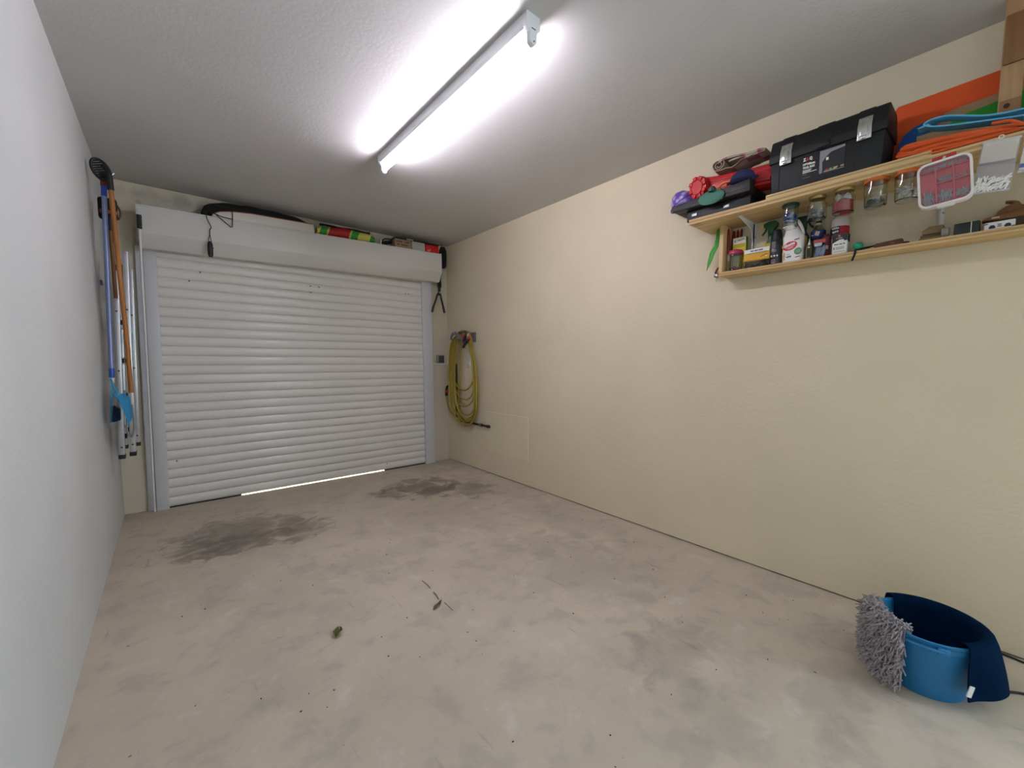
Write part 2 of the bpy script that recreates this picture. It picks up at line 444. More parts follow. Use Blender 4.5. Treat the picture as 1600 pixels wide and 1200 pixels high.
# ------------------------------------------------------------------ ceiling light
t = thing('ceiling_light', 'long white batten fluorescent light with bare glowing tube on the ceiling', 'light', (1.373, 1.915, H))
enamel = M('white_enamel', 'e9ebee', .3, amt=.02)
L = 1.40
hp = [(-.031, 0), (.031, 0), (.032, -.034), (.027, -.051), (-.027, -.051), (-.032, -.034)]
MB().prism(hp, (0, -L / 2 + .01, 0), (1, 0, 0), (0, 0, 1), (0, L - .02, 0), .002).build('housing', enamel, t)
tm = M('glowing_tube', 'ffffff', .3, amt=0, emit=('f1ecfb', TUBE_STRENGTH))
MB().tube([(0, -L / 2 + .012, -.079), (0, L / 2 - .012, -.079)], .0135, 16).build('tube', tm, t)
for s in (-1, 1):
    y = s * (L / 2 - .006)
    pp = [(-.033, 0), (.033, 0), (.033, -.045), (.017, -.062), (.017, -.088)] + [(.017 * math.cos(a), -.088 + .017 * math.sin(a)) for a in [-PI * i / 8 for i in range(1, 8)]] + [(-.017, -.088), (-.017, -.062), (-.033, -.045)]
    h = MB().prism(pp, (0, y - .011, 0), (1, 0, 0), (0, 0, 1), (0, .022, 0), .002).build('lamp_holder', enamel, t)
    MB().box((0, y + s * .0115, -.052), (.02, .001, .003)).build('slot', dark_grey, h)
    MB().box((.002, y + s * .0115, -.094), (.004, .001, .008), 0, rotm('Y', .6)).build('slot', dark_grey, h)

# ------------------------------------------------------------------ wall shelf (local x runs to the right along the wall, y=0 is the wall)
ply = plywood('pale_plywood', 'd9bd8b', 'c49f68', 0)
ply_edge = plywood('plywood_edge', 'dcc391', 'b48d57', 0, 1.6)
ply_dark = M('plywood_core', 'b28f5e', .7, amt=.2, scale=60)
ZB = 1.597
t = thing('wall_shelf', 'two tier pale plywood shelf fixed along the right wall', 'shelf', (W, 1.17, ZB), QR)
LEN = 1.78
def board(name, xa, xb, ya, yb, za, zb):
    o = MB().box(((xa + xb) / 2, (ya + yb) / 2, (za + zb) / 2), (xb - xa, yb - ya, zb - za), .0012).build(name, ply, t)
    MB().box(((xa + xb) / 2, ya - .0004, za + (zb - za) * .5), (xb - xa - .001, .0012, (zb - za) * .34)).build('ply_layer', ply_dark, o)
board('top_board', 0, LEN, -.25, -.001, .271, .297)
board('doubling_board', .379, .940, -.248, -.03, .2972, .3155)
board('bottom_board', .109, LEN, -.12, -.001, 0, .020)
MB().box((.119, -.060, .1455), (.020, .118, .2505), .0012).build('side_panel', plywood('panel_timber', 'dfc392', 'caa772', 2), t)
for x in (.24, .957):
    b = MB().box((x, -.0025, .173), (.018, .003, .205)).box((x, -.0115, .180), (.004, .018, .19)).prism([(-.02, .270), (-.19, .270), (-.19, .263), (-.04, .235), (-.012, .16), (-.004, .16), (-.004, .270)], (x - .002, 0, 0), (0, 1, 0), (0, 0, 1), (.004, 0, 0)).box((x, -.1, .2693), (.018, .19, .003))
    o = b.build('shelf_bracket', white_paint, t)
    for z in (.09, .14, .2): MB().lathe([(0, 0), (.004, 0), (.003, .002), (0, .0025)], (x + .0055, -.004, z), 8, rotm('X', PI / 2)).build('screw', steel, o)
ZL = ZB + .0203            # top of the bottom board
ZT = ZB + .2973            # top of the top board
ZU = ZB + .3158            # top of the doubling board

def rt(name, label, cat, x, y, z, group=None, rot=0.):
    return thing(name, label, cat, (x, y, z), QR + rot, group)

# --- toolbox
t = rt('toolbox', 'large black plastic toolbox with two bright metal latches on the top shelf', 'toolbox', 2.577, .575, ZU)
MB().prism([(-.199, 0), (.199, 0), (.206, .138), (-.206, .138)], (0, -.098, 0), (1, 0, 0), (0, 0, 1), (0, .196, 0), .006).build('body', M('toolbox_black', '0d0e11', .6, amt=.15, scale=80, bump=.05), t)
lidm = M('toolbox_lid_black', '0a0a0c', .6, amt=.15, scale=80, bump=.05)
lid = MB().prism([(-.105, .136), (-.105, .168), (-.074, .240), (-.062, .249), (.062, .249), (.078, .238), (.105, .168), (.105, .136)], (-.212, 0, 0), (0, 1, 0), (0, 0, 1), (.424, 0, 0), .005).build('lid', lidm, t)
for xa, xb in ((-.165, -.115), (.115, .165), (-.03, .03)):
    MB().prism([(-.1065, .160), (-.1065, .168), (-.075, .2425), (-.062, .2515), (.062, .2515), (.062, .2485), (-.06, .2465), (-.072, .238), (-.103, .166), (-.103, .160)], (xa, 0, 0), (0, 1, 0), (0, 0, 1), (xb - xa, 0, 0)).build('lid_rib', lidm, lid)
MB().box((0, -.1075, .152), (.05, .008, .024), .003).build('handle_tab', lidm, lid)
for x in (-.168, .112): MB().box((x, -.0985, .066), (.0022, .003, .128)).build('groove', print_black, t)
a = math.atan2(.031, .072)
for x in (-.141, .141):
    la = MB().box((x, -.1075, .145), (.046, .004, .056), .0008).build('latch', chrome, t)
    MB().box((0, 0, 0), (.046, .003, .040), .0008, rotm('X', -a)).build('upper_plate', chrome, la).location = (x, -.0985, .1905)
    MB().box((x - .002, -.112, .150), (.024, .006, .04), .002).box((x - .002, -.1135, .124), (.016, .009, .012), .003).build('hook', chrome, la)
    w = .014
    MB().tube([(x - w, -.112, .128), (x - w, -.112, .16), (x - w + .002, -.103, .194), (x + w - .002, -.103, .194), (x + w, -.112, .16), (x + w, -.112, .128)], .0016, 6).build('wire_loop', chrome, la)
lb = MB().box((.034, -.1, .08), (.088, .0012, .094)).build('label', M('label_photo_grey', '8b8a8c', .6, amt=.03), t, label='grey picture label of a black toolbox')
MB().prism([(.002, .036), (.078, .040), (.078, .118), (.030, .112), (.010, .094), (0, .078)], (0, -.1008, 0), (1, 0, 0), (0, 0, 1), (0, .0008, 0)).build('printed_picture', M('printed_toolbox', '1d1c22', .6), lb)
MB().box((.018, -.1012, .088), (.009, .0008, .012)).build('printed_latch', print_white, lb)
MB().prism([(0, .034), (.078, .036), (.078, .050), (.02, .048), (.006, .048)], (0, -.1014, 0), (1, 0, 0), (0, 0, 1), (0, .0008, 0)).build('printed_tray', print_black, lb)
for xa, xb, mm in ((.012, .022, print_red), (.027, .036, M('print_green', '8a9a6a', .6)), (.041, .056, M('print_olive', 'b4b06a', .6)), (.066, .078, M('print_pink', 'b58a90', .6))):
    MB().box(((xa + xb) / 2, -.1018, .0425), (xb - xa, .0006, .006)).build('printed_tool', mm, lb)
MB().box((.03, -.1018, .0375), (.045, .0006, .0016)).build('printed_line', print_white, lb)
text('Z', .017, print_white, lb, (-.073, -.0988, .107), bold=.0012, width=.011)
MB().prism([(-.062, .106), (-.050, .106), (-.056, .12)], (0, -.0995, 0), (1, 0, 0), (0, 0, 1), (0, .0008, 0)).build('logo_mark', print_red, lb)
text('Q', .017, print_white, lb, (-.049, -.0988, .107), bold=.0012, width=.011)
text('19"/48cm', .0125, print_white, lb, (-.073, -.0988, .087), bold=.0007, width=.046)
text('TOOL BOX', .0125, print_white, lb, (-.073, -.0988, .073), bold=.0007, width=.046)
for z, w in ((.066, .034), (.061, .030), (.056, .053)): MB().box((-.073 + w / 2, -.0988, z), (w, .0006, .0026)).build('small_print', print_white, lb)
for z, w in ((.048, .016), (.034, .03)): MB().box((-.073 + w / 2, -.0988, z), (w, .0006, .0026)).build('small_print', M('dim_print', '66676c', .6), lb)

# --- pile at the left end of the top shelf
t = rt('black_box', 'flat black box lying at the bottom of the pile at the shelf end', 'box', 2.59, 1.035, ZT)
MB().box((0, 0, .030), (.33, .19, .060), .004).build('body', black_plast, t)
MB().box((0, -.0955, .040), (.326, .002, .004)).build('seam', print_black, t)
for x in (-.12, .05): MB().box((x, -.097, .030), (.03, .006, .016), .002).build('clasp', steel, t)
t = rt('black_case', 'long flat black case with rounded end lying on the flat black box', 'case', 2.59, 1.05, ZT + .0605)
wl = M('worn_black_leather', '26221f', .5, amt=.3, scale=40, bump=.15)
MB().prism([(-.222, .012), (-.216, .003), (-.19, 0), (.19, 0), (.19, .034), (-.205, .034), (-.219, .027)], (0, -.075, 0), (1, 0, 0), (0, 0, 1), (0, .18, 0), .004).build('shell', wl, t)
MB().prism([(-.222, .012), (-.216, .003), (-.19, 0), (.19, 0), (.19, .062), (.12, .052), (-.205, .034), (-.219, .027)], (0, -.135, 0), (1, 0, 0), (0, 0, 1), (0, .058, 0), .004).build('front_flap', wl, t)
MB().box((0, -.1355, .018), (.36, .002, .003)).build('seam', print_black, t)
MB().box((.03, -.1365, .022), (.012, .004, .075), 0, rotm('Y', -.9)).build('strap', M('tan_strap', '6d5b45', .7), t)
tz = ZT + .0605
t = rt('green_disc', 'green rubber disc with a knob leaning on the black case', 'disc', 2.446, 1.045, tz + .018)
g = M('green_rubber', '1f6650', .55, amt=.1)
MB().lathe([(0, .004), (.030, .006), (.066, .002), (.068, 0), (.066, -.003), (0, -.003)], (0, 0, 0), 32, rotm('X', PI / 2) , 1, 1).build('plate', g, t).scale = (1, 1, .52)
MB().lathe([(0, .02), (.014, .018), (.019, .008), (.02, 0), (0, -.002)], (.006, -.004, .030), 20, rotm('X', .35)).build('knob', M('dark_green_rubber', '184c3d', .5), t)
t = rt('wooden_offcut', 'short pale wooden offcut under the red plastic case', 'offcut', 2.585, 1.09, tz + .035)
MB().box((0, 0, .009), (.17, .04, .018), .0015).build('strip', ply, t); MB().box((0, -.0204, .009), (.168, .001, .005)).build('ply_layer', ply_dark, t)
t = rt('red_case', 'long red plastic case with a notched round boss on the shelf pile', 'case', 2.585, 1.040, tz + .0645)
MB().prism([(-.150, .028), (-.135, .004), (-.10, 0), (.245, -.028), (.245, .064), (-.02, .092), (-.10, .108), (-.135, .100), (-.150, .08)], (0, -.05, 0), (1, 0, 0), (0, 0, 1), (0, .10, 0), .008).build('body', red_plast, t)
deep = M('deep_red_plastic', 'a3161b', .45)
MB().prism([(-.05, .066), (.245, .038), (.245, .042), (-.05, .070)], (0, -.053, 0), (1, 0, 0), (0, 0, 1), (0, .004, 0)).build('rib', deep, t)
MB().prism([(-.03, .012), (.245, -.016), (.245, -.002), (-.03, .026)], (0, -.062, 0), (1, 0, 0), (0, 0, 1), (0, .013, 0), .002).build('rib', deep, t)
for x in (.03, .09, .15): MB().box((x, -.058, .028 - .1 * x), (.024, .014, .020), .002).build('lug', red_plast, t)
bo = MB().lathe([(0, .026), (.034, .026), (.036, .020), (.054, .018), (.056, 0), (0, 0)], (0, 0, 0), 24).build('boss', red_plast, t)
bo.location = (-.110, -.052, .056); bo.rotation_euler = (PI / 2 + .15, 0, -.25)
for i in range(8):
    a = 2 * PI * (i + .3) / 8
    MB().box((.046 * math.cos(a), .046 * math.sin(a), .016), (.020, .022, .022), .003, rotm('Z', a)).build('notch_block', red_plast, bo)
# folded cloth: a ribbon of cloth seen on its folded edge
t = rt('folded_cloth', 'beige and maroon checked cloth folded on top of the red case', 'cloth', 2.590, .955, tz + .168)
def check_cloth():
    mt = bpy.data.materials.new('checked_cloth'); mt.use_nodes = True; k = Nodes(mt); b = mt.node_tree.nodes['Principled BSDF']
    P = k.n('TexCoord').outputs['Object']; ck = k.n('TexChecker', Scale=22.0); ck.inputs[1].default_value = lin('b3a492'); ck.inputs[2].default_value = lin('8c3f57')
    mp = k.n('Mapping'); mp.inputs['Location'].default_value = (.013, .003, .011); mp.inputs['Scale'].default_value = (.8, .8, .8); k.l(P, mp.inputs[0]); k.l(mp.outputs[0], ck.inputs[0])
    n = k.n('TexNoise', Scale=14.0); k.l(P, n.inputs[0])
    k.l(k.mix(k.ramp(n.outputs[0], [(.45, 1), (.65, .1)]), ck.outputs[0], lin('a99b88')), b.inputs['Base Color']); b.inputs['Roughness'].default_value = .95
    return mt
cm = check_cloth()
sp = []
for i in range(40):
    a = .4 + i / 39 * 4.2 * PI; r = .006 + .022 * (i / 39)
    sp.append((-.088 - r * math.cos(a) * 1.15, .030 - r * math.sin(a) * .95))
sp += [(-.05, .001), (.0, .004), (.03, .020), (.09, .030)]
pts2 = spline([(p[0], 0, p[1]) for p in sp], 2)
N = len(pts2) - 1
def fc(u, v):
    p = pts2[min(N, int(round(u * N)))]
    return (p.x, -.075 + .13 * v, p.z + .003 * math.sin(9 * p.x / .1 + 5 * v))
MB().grid(fc, N, 6, .0035).build('cloth_roll', cm, t)
def fd(u, v): return (-.09 + .225 * u, -.075 + .13 * v, .052 - .014 * u * u + .004 * math.sin(7 * u + 3 * v) + (.0 if u < .9 else -(u - .9) * .08))
MB().grid(fd, 16, 6, .010).build('cloth_fold', cm, t)
def fe(u, v): return (-.04 + .17 * u, -.07 + .12 * v, .037 - .006 * u + .003 * math.sin(6 * u + v))
MB().grid(fe, 12, 4, .008).build('cloth_fold', cm, t)
t = rt('orange_ring', 'small orange plastic ring between the green disc and navy cap', 'ring', 2.485, .985, tz + .066)
MB().tube([(.034 * math.cos(a), -.012 * math.sin(a), .016 * math.sin(a)) for a in [2 * PI * i / 20 for i in range(20)]], .0055, 8, True).build('loop', M('orange_plastic', 'd97a1e', .45), t)
MB().tube([(.03, 0, 0), (.045, -.004, -.003), (.055, -.004, -.012)], [.007, .008, .006], 8).build('clip', black_plast, t)
t = rt('navy_cap', 'folded navy blue cap resting on the right end of the black case', 'cap', 2.476, .905, tz + .064)
nv = M('navy_cloth', '20264e', .9, amt=.2, scale=60, bump=.2)
MB().lathe([(.055, 0), (.058, .008), (.05, .03), (.03, .045), (0, .049)], (0, 0, .002), 24, None, 1., .62).build('crown', nv, t)
MB().lathe([(0, 0), (.058, 0), (.07, .004), (.058, .008), (0, .008)], (.006, -.006, -.004), 24, None, 1., .62).build('brim', M('navy_brim', '2b3360', .85, amt=.15), t)
def scale_cloth():
    mt = bpy.data.materials.new('purple_scales'); mt.use_nodes = True; k = Nodes(mt); b = mt.node_tree.nodes['Principled BSDF']
    P = k.n('TexCoord').outputs['Object']; w = k.n('TexVoronoi', Scale=34.0, _feature='F1'); k.l(P, w.inputs[0])
    k.l(k.mix(k.ramp(w.outputs['Distance'], [(.25, 0), (.62, 1)]), lin('b9b0d8'), lin('6a4aa8')), b.inputs['Base Color']); b.inputs['Roughness'].default_value = .4
    return mt
t = rt('purple_float', 'inflated purple float with scale pattern sticking out past the shelf end', 'float', 2.640, 1.300, tz + .110)
b = MB().lathe([(0, -.066), (.034, -.060), (.060, -.034), (.068, 0), (.060, .034), (.034, .058), (0, .064)], (0, 0, 0), 24, rotm('Y', .5), 1.2, .8)
b.build('bladder', scale_cloth(), t)
MB().tube([(-.066 * math.cos(a) * 1.15, .054 * math.sin(a), -.004 - .036 * math.cos(a)) for a in [2 * PI * i / 24 for i in range(24)]], .003, 6, True).build('seam', M('purple_vinyl', '6b3fa0', .4), t)

# --- mats, cable and tall pieces at the right end of the top shelf
def sheet(name, label, pts, x, th, mat, bev=.001):
    """a foam or card sheet standing on edge, outline in (y, z), face towards the room"""
    y0 = sum(p[0] for p in pts) / len(pts)
    t = thing(name, label, 'mat', (x, y0, ZT), QR)
    MB().prism([(y0 - p[0], p[1] - ZT) for p in pts], (0, -th / 2, 0), (1, 0, 0), (0, 0, 1), (0, th, 0), bev).build('sheet', mat, t)
    return t
foam = lambda n, c: M(n, c, .8, amt=.08, scale=200, bump=.08)
sheet('foam_mat', 'large orange foam mat standing against the wall behind the cardboard sheet', [(.385, ZT), (-.12, ZT), (-.12, 2.222), (.080, 2.220), (.37, 2.213), (.385, 2.19)], 2.705, .010, foam('orange_foam', 'e0561f'))
sheet('card_sheet', 'brown card sheet with rounded corner in front of the orange foam mat', [(.236, ZT), (-.1, ZT), (-.1, 2.15)] + [(.078, 2.136), (.205, 2.128), (.222, 2.122), (.232, 2.112), (.236, 2.09)], 2.695, .005, card)
sheet('foam_mat', 'green foam mat with curved edge standing in front of brown card sheet', [(.23, ZT), (-.09, ZT), (-.09, 2.13)] + [(.0, 2.118), (.05, 2.11), (.078, 2.104), (.12, 2.098), (.16, 2.094), (.195, 2.082), (.222, 2.055)], 2.685, .007, foam('green_foam', '2f9a2c'))
sheet('foam_mat', 'dark blue foam mat with rounded corner beside the black toolbox', [(.352, ZT), (.24, ZT), (.24, 2.080)] + [(.275, 2.094), (.31, 2.084), (.338, 2.064), (.352, 2.03), (.357, 1.98)], 2.646, .008, foam('dark_blue_foam', '17508f'))
t = rt('cardboard_tray', 'open cardboard tray behind the orange cable coil holding foam sheets', 'tray', 2.648, .178, ZT)
for nm, c, d in (('base', (0, 0, .002), (.22, .145, .004)), ('front', (0, -.071, .062), (.22, .004, .125)), ('side', (-.108, 0, .055), (.004, .138, .11)), ('side', (.108, 0, .055), (.004, .138, .11))):
    if nm == 'base': c = (0, -.035, .002); d = (.22, .07, .004)
    if nm == 'side': c = (c[0], -.04, c[2]); d = (.004, .056, .11)
    MB().box(c, d).build(nm, card, t)
# orange cable coil
t = rt('cable_coil', 'coiled orange extension cable lying on the right end of top shelf', 'cable', 2.505, .175, ZT)
oc = M('orange_cable', 'd4561a', .5, amt=.08)
rnd = random.Random(3)
pts = []
NL = 10
for i in range(NL * 28):
    a = 2 * PI * i / 28; l = i / 28
    ry = .135 + .018 * math.sin(l * 2.3) ; rx = .036 + .008 * math.cos(l * 1.7)
    pts.append((ry * math.cos(a), rx * math.sin(a), .007 + .0048 * l + .004 * math.sin(a * .5 + l) ** 2 + .004 * math.sin(a + l * .7) - .018 * math.cos(a) * l / NL))
MB().tube(pts, .0052, 7).build('cable', oc, t)
for i, (r1, z1, z2, dx) in enumerate(((.155, .0, .050, 0), (.162, .0, .042, .004), (.150, .0, .058, -.002))):
    MB().tube([(r1 * math.cos(a) + dx, .036 * math.sin(a) - .002, .012 + z1 * .2 + (z2) * (.5 + .5 * math.cos(a - 2.2)) * .9) for a in [2 * PI * j / 30 for j in range(30)]], .0052, 7, True).build('cable_loop', oc, t)
MB().tube(spline([(.09, -.02, .058), (.13, -.035, .045), (.16, -.04, .022), (.2, -.03, .008), (.26, .0, .008)]), .0052, 7).build('cable_end', oc, t)
# pale blue mat folded over itself, lying on cable and tray
t = rt('foam_mat', 'pale blue foam mat folded in a loop on top of the orange cable', 'mat', 2.535, .15, ZT + .094)
fp = spline([(.135, 0, .000), (.06, 0, -.006), (-.03, 0, -.012), (-.085, 0, -.012), (-.112, 0, -.002), (-.094, 0, .016), (-.055, 0, .026), (-.02, 0, .024), (.04, 0, .016), (.09, 0, .018), (.14, 0, .028)], 5)
NF = len(fp) - 1
def ff(u, v):
    p = fp[min(NF, int(round(u * NF)))]; return (p.x, -.050 + .05 * v, p.z - .30 * p.x)
MB().grid(ff, NF, 4, .005).build('sheet', foam('pale_blue_foam', '58a9c9'), t)
MB().prism([(-.1, .0), (-.128, -.006), (-.122, -.010), (-.09, -.007)], (0, -.048, .032), (1, 0, 0), (0, 0, 1), (0, .045, 0)).build('folded_tip', foam('pale_blue_foam', '58a9c9'), t)
t = rt('wooden_post', 'pale wooden post with darker block standing on the shelf up to the ceiling', 'post', 2.600, .040, ZT)
pw = plywood('post_timber', 'b9946a', 'a37d52', 2)
MB().box((-.012, .0, .2515), (.055, .024, .502), .002).build('post', pw, t)
MB().box((-.010, -.0165, .365), (.052, .009, .165), .003).build('block', plywood('block_timber', '8c6238', '77502c', 2), t)
MB().box((-.010, -.014, .14), (.05, .004, .045), .001).build('block', plywood('block_timber_2', '9a7248', '87613a', 2), t)
MB().lathe([(0, 0), (.008, 0), (.008, .002), (0, .002)], (-.018, -.016, .142), 12, rotm('X', PI / 2)).build('knot_hole', M('knot_brown', '3b2513', .8), t)
t = rt('wrapped_roll', 'white plastic wrapped roll standing at the right edge of top shelf', 'roll', 2.60, -.065, ZT)
MB().lathe([(0, 0), (.05, .002), (.056, .03), (.053, .2), (.057, .32), (.05, .39), (.034, .415), (.012, .425), (0, .425)], (0, 0, 0), 20).build('wrapping', M('milky_plastic', 'd8d4d6', .35, amt=.1, scale=20, bump=.25), t)
MB().tube([(.05 * math.cos(a), .05 * math.sin(a), .398) for a in [2 * PI * i / 20 for i in range(20)]], .004, 6, True).build('tie', white_plast, t)

# ------------------------------------------------------------------ jars screwed under the top board
ZJ = ZB + .2707
def rods(mb, n, rnd, R, z0, z1, lmin, lmax, r0, r1, nseg=5, head=0.):
    for _ in range(n):
        a = rnd.uniform(0, 2 * PI); q = R * math.sqrt(rnd.random()) * .8
        c = Vector((q * math.cos(a), q * math.sin(a), rnd.uniform(z0, z1)))
        d = Vector((rnd.gauss(0, 1), rnd.gauss(0, 1), rnd.gauss(0, .35))).normalized() * rnd.uniform(lmin, lmax) / 2
        for p in (c - d, c + d):
            k = math.hypot(p.x, p.y)
            if k > R: p.x *= R / k; p.y *= R / k
            p.z = min(max(p.z, z0 - .002), z1 + .012)
        p0, p1 = c - d, c + d
        for p in (p0, p1):
            k = math.hypot(p.x, p.y)
            if k > R: p.x *= R / k; p.y *= R / k
            p.z = max(p.z, z0)
        r = rnd.uniform(r0, r1)
        mb.tube([p0, p1], r, nseg)
        if head: mb.tube([p1, p1 + (p1 - p0).normalized() * .0015], r * head, nseg)
    return mb
def jar(label, x, y, r, h, lidm, lid_h=.010, shoulder=.0, content=None, taper=1.0):
    t = rt('glass_jar', label, 'jar', x, y, ZJ - h - lid_h, 'jars screwed under the top shelf board')
    rn = r * (1 - shoulder); w = .0022
    outer = [(0, 0), (r * taper * .92, 0), (r * taper, .005), (r, h * .62), (r, h * .72), (rn, h * .86), (rn, h)]
    inner = [(rn - w, h), (rn - w, h * .86), (r - w, h * .71), (r - w, h * .6), (r * taper - w, .008), (r * taper * .9, .005), (0, .005)]
    MB().lathe(outer + inner, (0, 0, 0), 28).build('glass', glass, t)
    MB().lathe([(0, lid_h), (rn + .004, lid_h), (rn + .005, .001), (rn + .0025, -.003), (rn + .0005, -.003), (rn + .0005, .0), (0, .0)], (0, 0, h + .0004), 28).build('lid', lidm, t)
    if content: content(t, r * min(taper, 1) - .005, h)
    return t
rnd = random.Random(11)
gold = M('gold_lid', 'a88f55', .35, .7, amt=.08)
def c1(t, R, h):
    b = MB(); rods(b, 26, rnd, R, .034, .062, .02, .034, .006, .009, 6); b.build('blue_packets', M('blue_foil', '2c4a9a', .4, amt=.2), t, kind='stuff')
    b = MB(); rods(b, 14, rnd, R, .030, .064, .015, .03, .004, .008, 6); b.build('white_packets', M('pale_foil', 'b9bcc8', .4), t, kind='stuff')
def c2(t, R, h):
    b = MB(); rods(b, 170, rnd, R, .008, .034, .018, .032, .0014, .002, 5, 1.9); b.build('screws', steel, t, kind='stuff')
def c3(t, R, h):
    MB().lathe([(0, .006), (R * .98, .008), (R, .03), (R * .96, .050), (R * .5, .058), (0, .056)], (0, 0, 0), 20).build('red_bag', M('red_sachet', 'b3182a', .5, amt=.15, bump=.3), t)
    b = MB()
    for i in range(12):
        a = rnd.uniform(0, 2 * PI); b.box((R * .6 * math.cos(a), R * .6 * math.sin(a), rnd.uniform(.055, .072)), (.022, .002, .02), 0, Matrix.Rotation(rnd.uniform(0, 6), 3, Vector((rnd.random(), rnd.random(), 1))))
    b.build('white_film', white_plast, t, kind='stuff')
def c4(t, R, h):
    b = MB(); rods(b, 150, rnd, R, .008, .026, .012, .024, .0018, .0026, 5, 1.7); b.build('screws', M('dark_screws', '56595c', .4, .8, amt=.3), t, kind='stuff')
def c5(t, R, h):
    b = MB(); rods(b, 60, rnd, R, .010, .044, .022, .036, .0036, .0046, 7, 1.3); b.build('wall_plugs', M('pale_plugs', 'e2ddd2', .6), t, kind='stuff')
jar('glass jar with dark green lid holding blue packets, leftmost under the shelf', 2.545, .709, .031, .098, M('dark_green_lid', '1d4636', .4), .010, .0, c1)
jar('round glass jar with gold lid and loose screws under the shelf', 2.524, .597, .036, .088, gold, .012, .22, c2)
jar('glass jar with gold lid packed with a red bag under the shelf', 2.514, .498, .039, .090, gold, .012, .2, c3)
ol = M('orange_lid_ring', 'c9661c', .45)
jar('glass jar with orange lid and dark screws at the bottom', 2.504, .391, .038, .098, ol, .010, .0, c4, .94)
jar('glass jar with orange lid holding pale wall plugs beside the red organizer', 2.507, .297, .038, .098, ol, .010, .0, c5, .94)

# ------------------------------------------------------------------ packs hanging from the front edge of the top board
XF = W - .2515
t = rt('screw_organizer', 'red compartment organizer of screws with white rim hanging from the shelf edge', 'organizer', XF - .019, .187, 1.777)
t.rotation_euler = (Matrix.Rotation(QR, 3, 'Z') @ Matrix.Rotation(math.radians(-5), 3, 'Y')).to_euler()
tr = M('red_tray', 'bd4a52', .5, amt=.06); rimm = M('white_rim', 'e2dad4', .45, amt=.03)
w, h = .140, .160
MB().prism(rrect(w - .012, h - .012, .02), (0, -.002, 0), (1, 0, 0), (0, 0, 1), (0, .018, 0)).build('tray', tr, t)
o = rrect(w, h, .026); i = rrect(w - .014, h - .014, .02)
rb = bmesh.new(); n = len(o)
vs = [[rb.verts.new((p[0], y, p[1])) for p in q] for q, y in ((o, -.016), (o, .016), (i, .016), (i, -.016))]
for a in range(4):
    A, B = vs[a], vs[(a + 1) % 4]
    for j in range(n): rb.faces.new((A[j], A[(j + 1) % n], B[(j + 1) % n], B[j]))
MB().join(rb).build('rim', rimm, t)
for x in (-.022, .023): MB().box((x, -.008, -.008), (.005, .012, .118), .001).build('divider', tr, t)
for z, x0_, x1_ in ((.050, -.063, .063), (.0, -.02, .063)): MB().box(((x0_ + x1_) / 2, -.008, z), (x1_ - x0_, .012, .004), .001).build('divider', tr, t)
rnd = random.Random(5)
def pile(parent, cx, cz, w, h, n, l, r, vert=.5):
    b = MB()
    for _ in range(n):
        c = Vector((cx + rnd.uniform(-.5, .5) * w, rnd.uniform(-.013, -.006), cz + rnd.uniform(-.5, .5) * h))
        a = rnd.gauss(PI / 2, .35) if rnd.random() < vert else rnd.uniform(0, PI)
        d = Vector((math.cos(a), rnd.gauss(0, .1), math.sin(a))) * l / 2
        b.tube([c - d, c + d], r, 5); e = c + d
        b.tube([e, e + d.normalized() * .0012], r * 1.9, 5)
    b.build('screws', steel, parent, kind='stuff')
pile(t, -.042, -.048, .026, .030, 55, .026, .0011)
pile(t, .001, -.048, .030, .022, 60, .024, .0011)
pile(t, .044, -.050, .028, .014, 50, .016, .0011, .3)
pile(t, .004, .010, .030, .012, 45, .012, .0011, .2)
pile(t, .044, .006, .024, .004, 12, .012, .0010, .1)
pile(t, .0, .058, .11, .004, 90, .010, .0009, .1)
MB().prism(rrect(w - .013, h - .013, .02), (0, -.0155, 0), (1, 0, 0), (0, 0, 1), (0, .001, 0)).build('clear_cover', M('clear_cover', 'f6dfe2', .12, trans=.6, alpha=.14, amt=0), t)
MB().box((.0, -.004, -.083), (.045, .020, .008), .002).build('catch', rimm, t)
hs = MB().box((0, .0135, .089), (.062, .003, .028), .001).box((0, .009, .076), (.062, .011, .003), .001)
hs.build('hanging_strip', M('red_strip', 'b52a2c', .5), t)
MB().box((0, .0115, .092), (.008, .002, .014), .001, rotm('Y', .3)).build('nail', chrome, t)

def bag(label, y, z, w, h, tilt, filler):
    t = rt('plastic_bag', label, 'bag', XF - .008, y, z)
    t.rotation_euler = (Matrix.Rotation(QR, 3, 'Z') @ Matrix.Rotation(math.radians(tilt), 3, 'Y')).to_euler()
    film = M('clear_film', 'f4f4f6', .12, trans=1., alpha=.30, amt=0)
    def fr(u, v):
        x, zz = (u - .5) * w, (v - .5) * h
        bul = .006 * math.sin(PI * u) ** .6 * math.sin(PI * min(1, (1 - v) * 1.2)) ** .6
        return (x, -.0015 - bul + .0012 * math.sin(25 * u + 17 * v), zz)
    MB().grid(fr, 12, 16, .0006).build('film', film, t)
    MB().box((0, .0012, 0), (w, .0006, h)).build('back_film', M('milky_film', 'd4d0d2', .3, trans=.3, alpha=.55, amt=.02), t)
    for z_ in (-h / 2 + .003, h / 2 - .002): MB().box((0, -.0009, z_), (w, .0016, .006)).build('seam', M('milky_seam', 'c9c6cb', .3), t)
    filler(t, w, h); return t
rnd = random.Random(9)
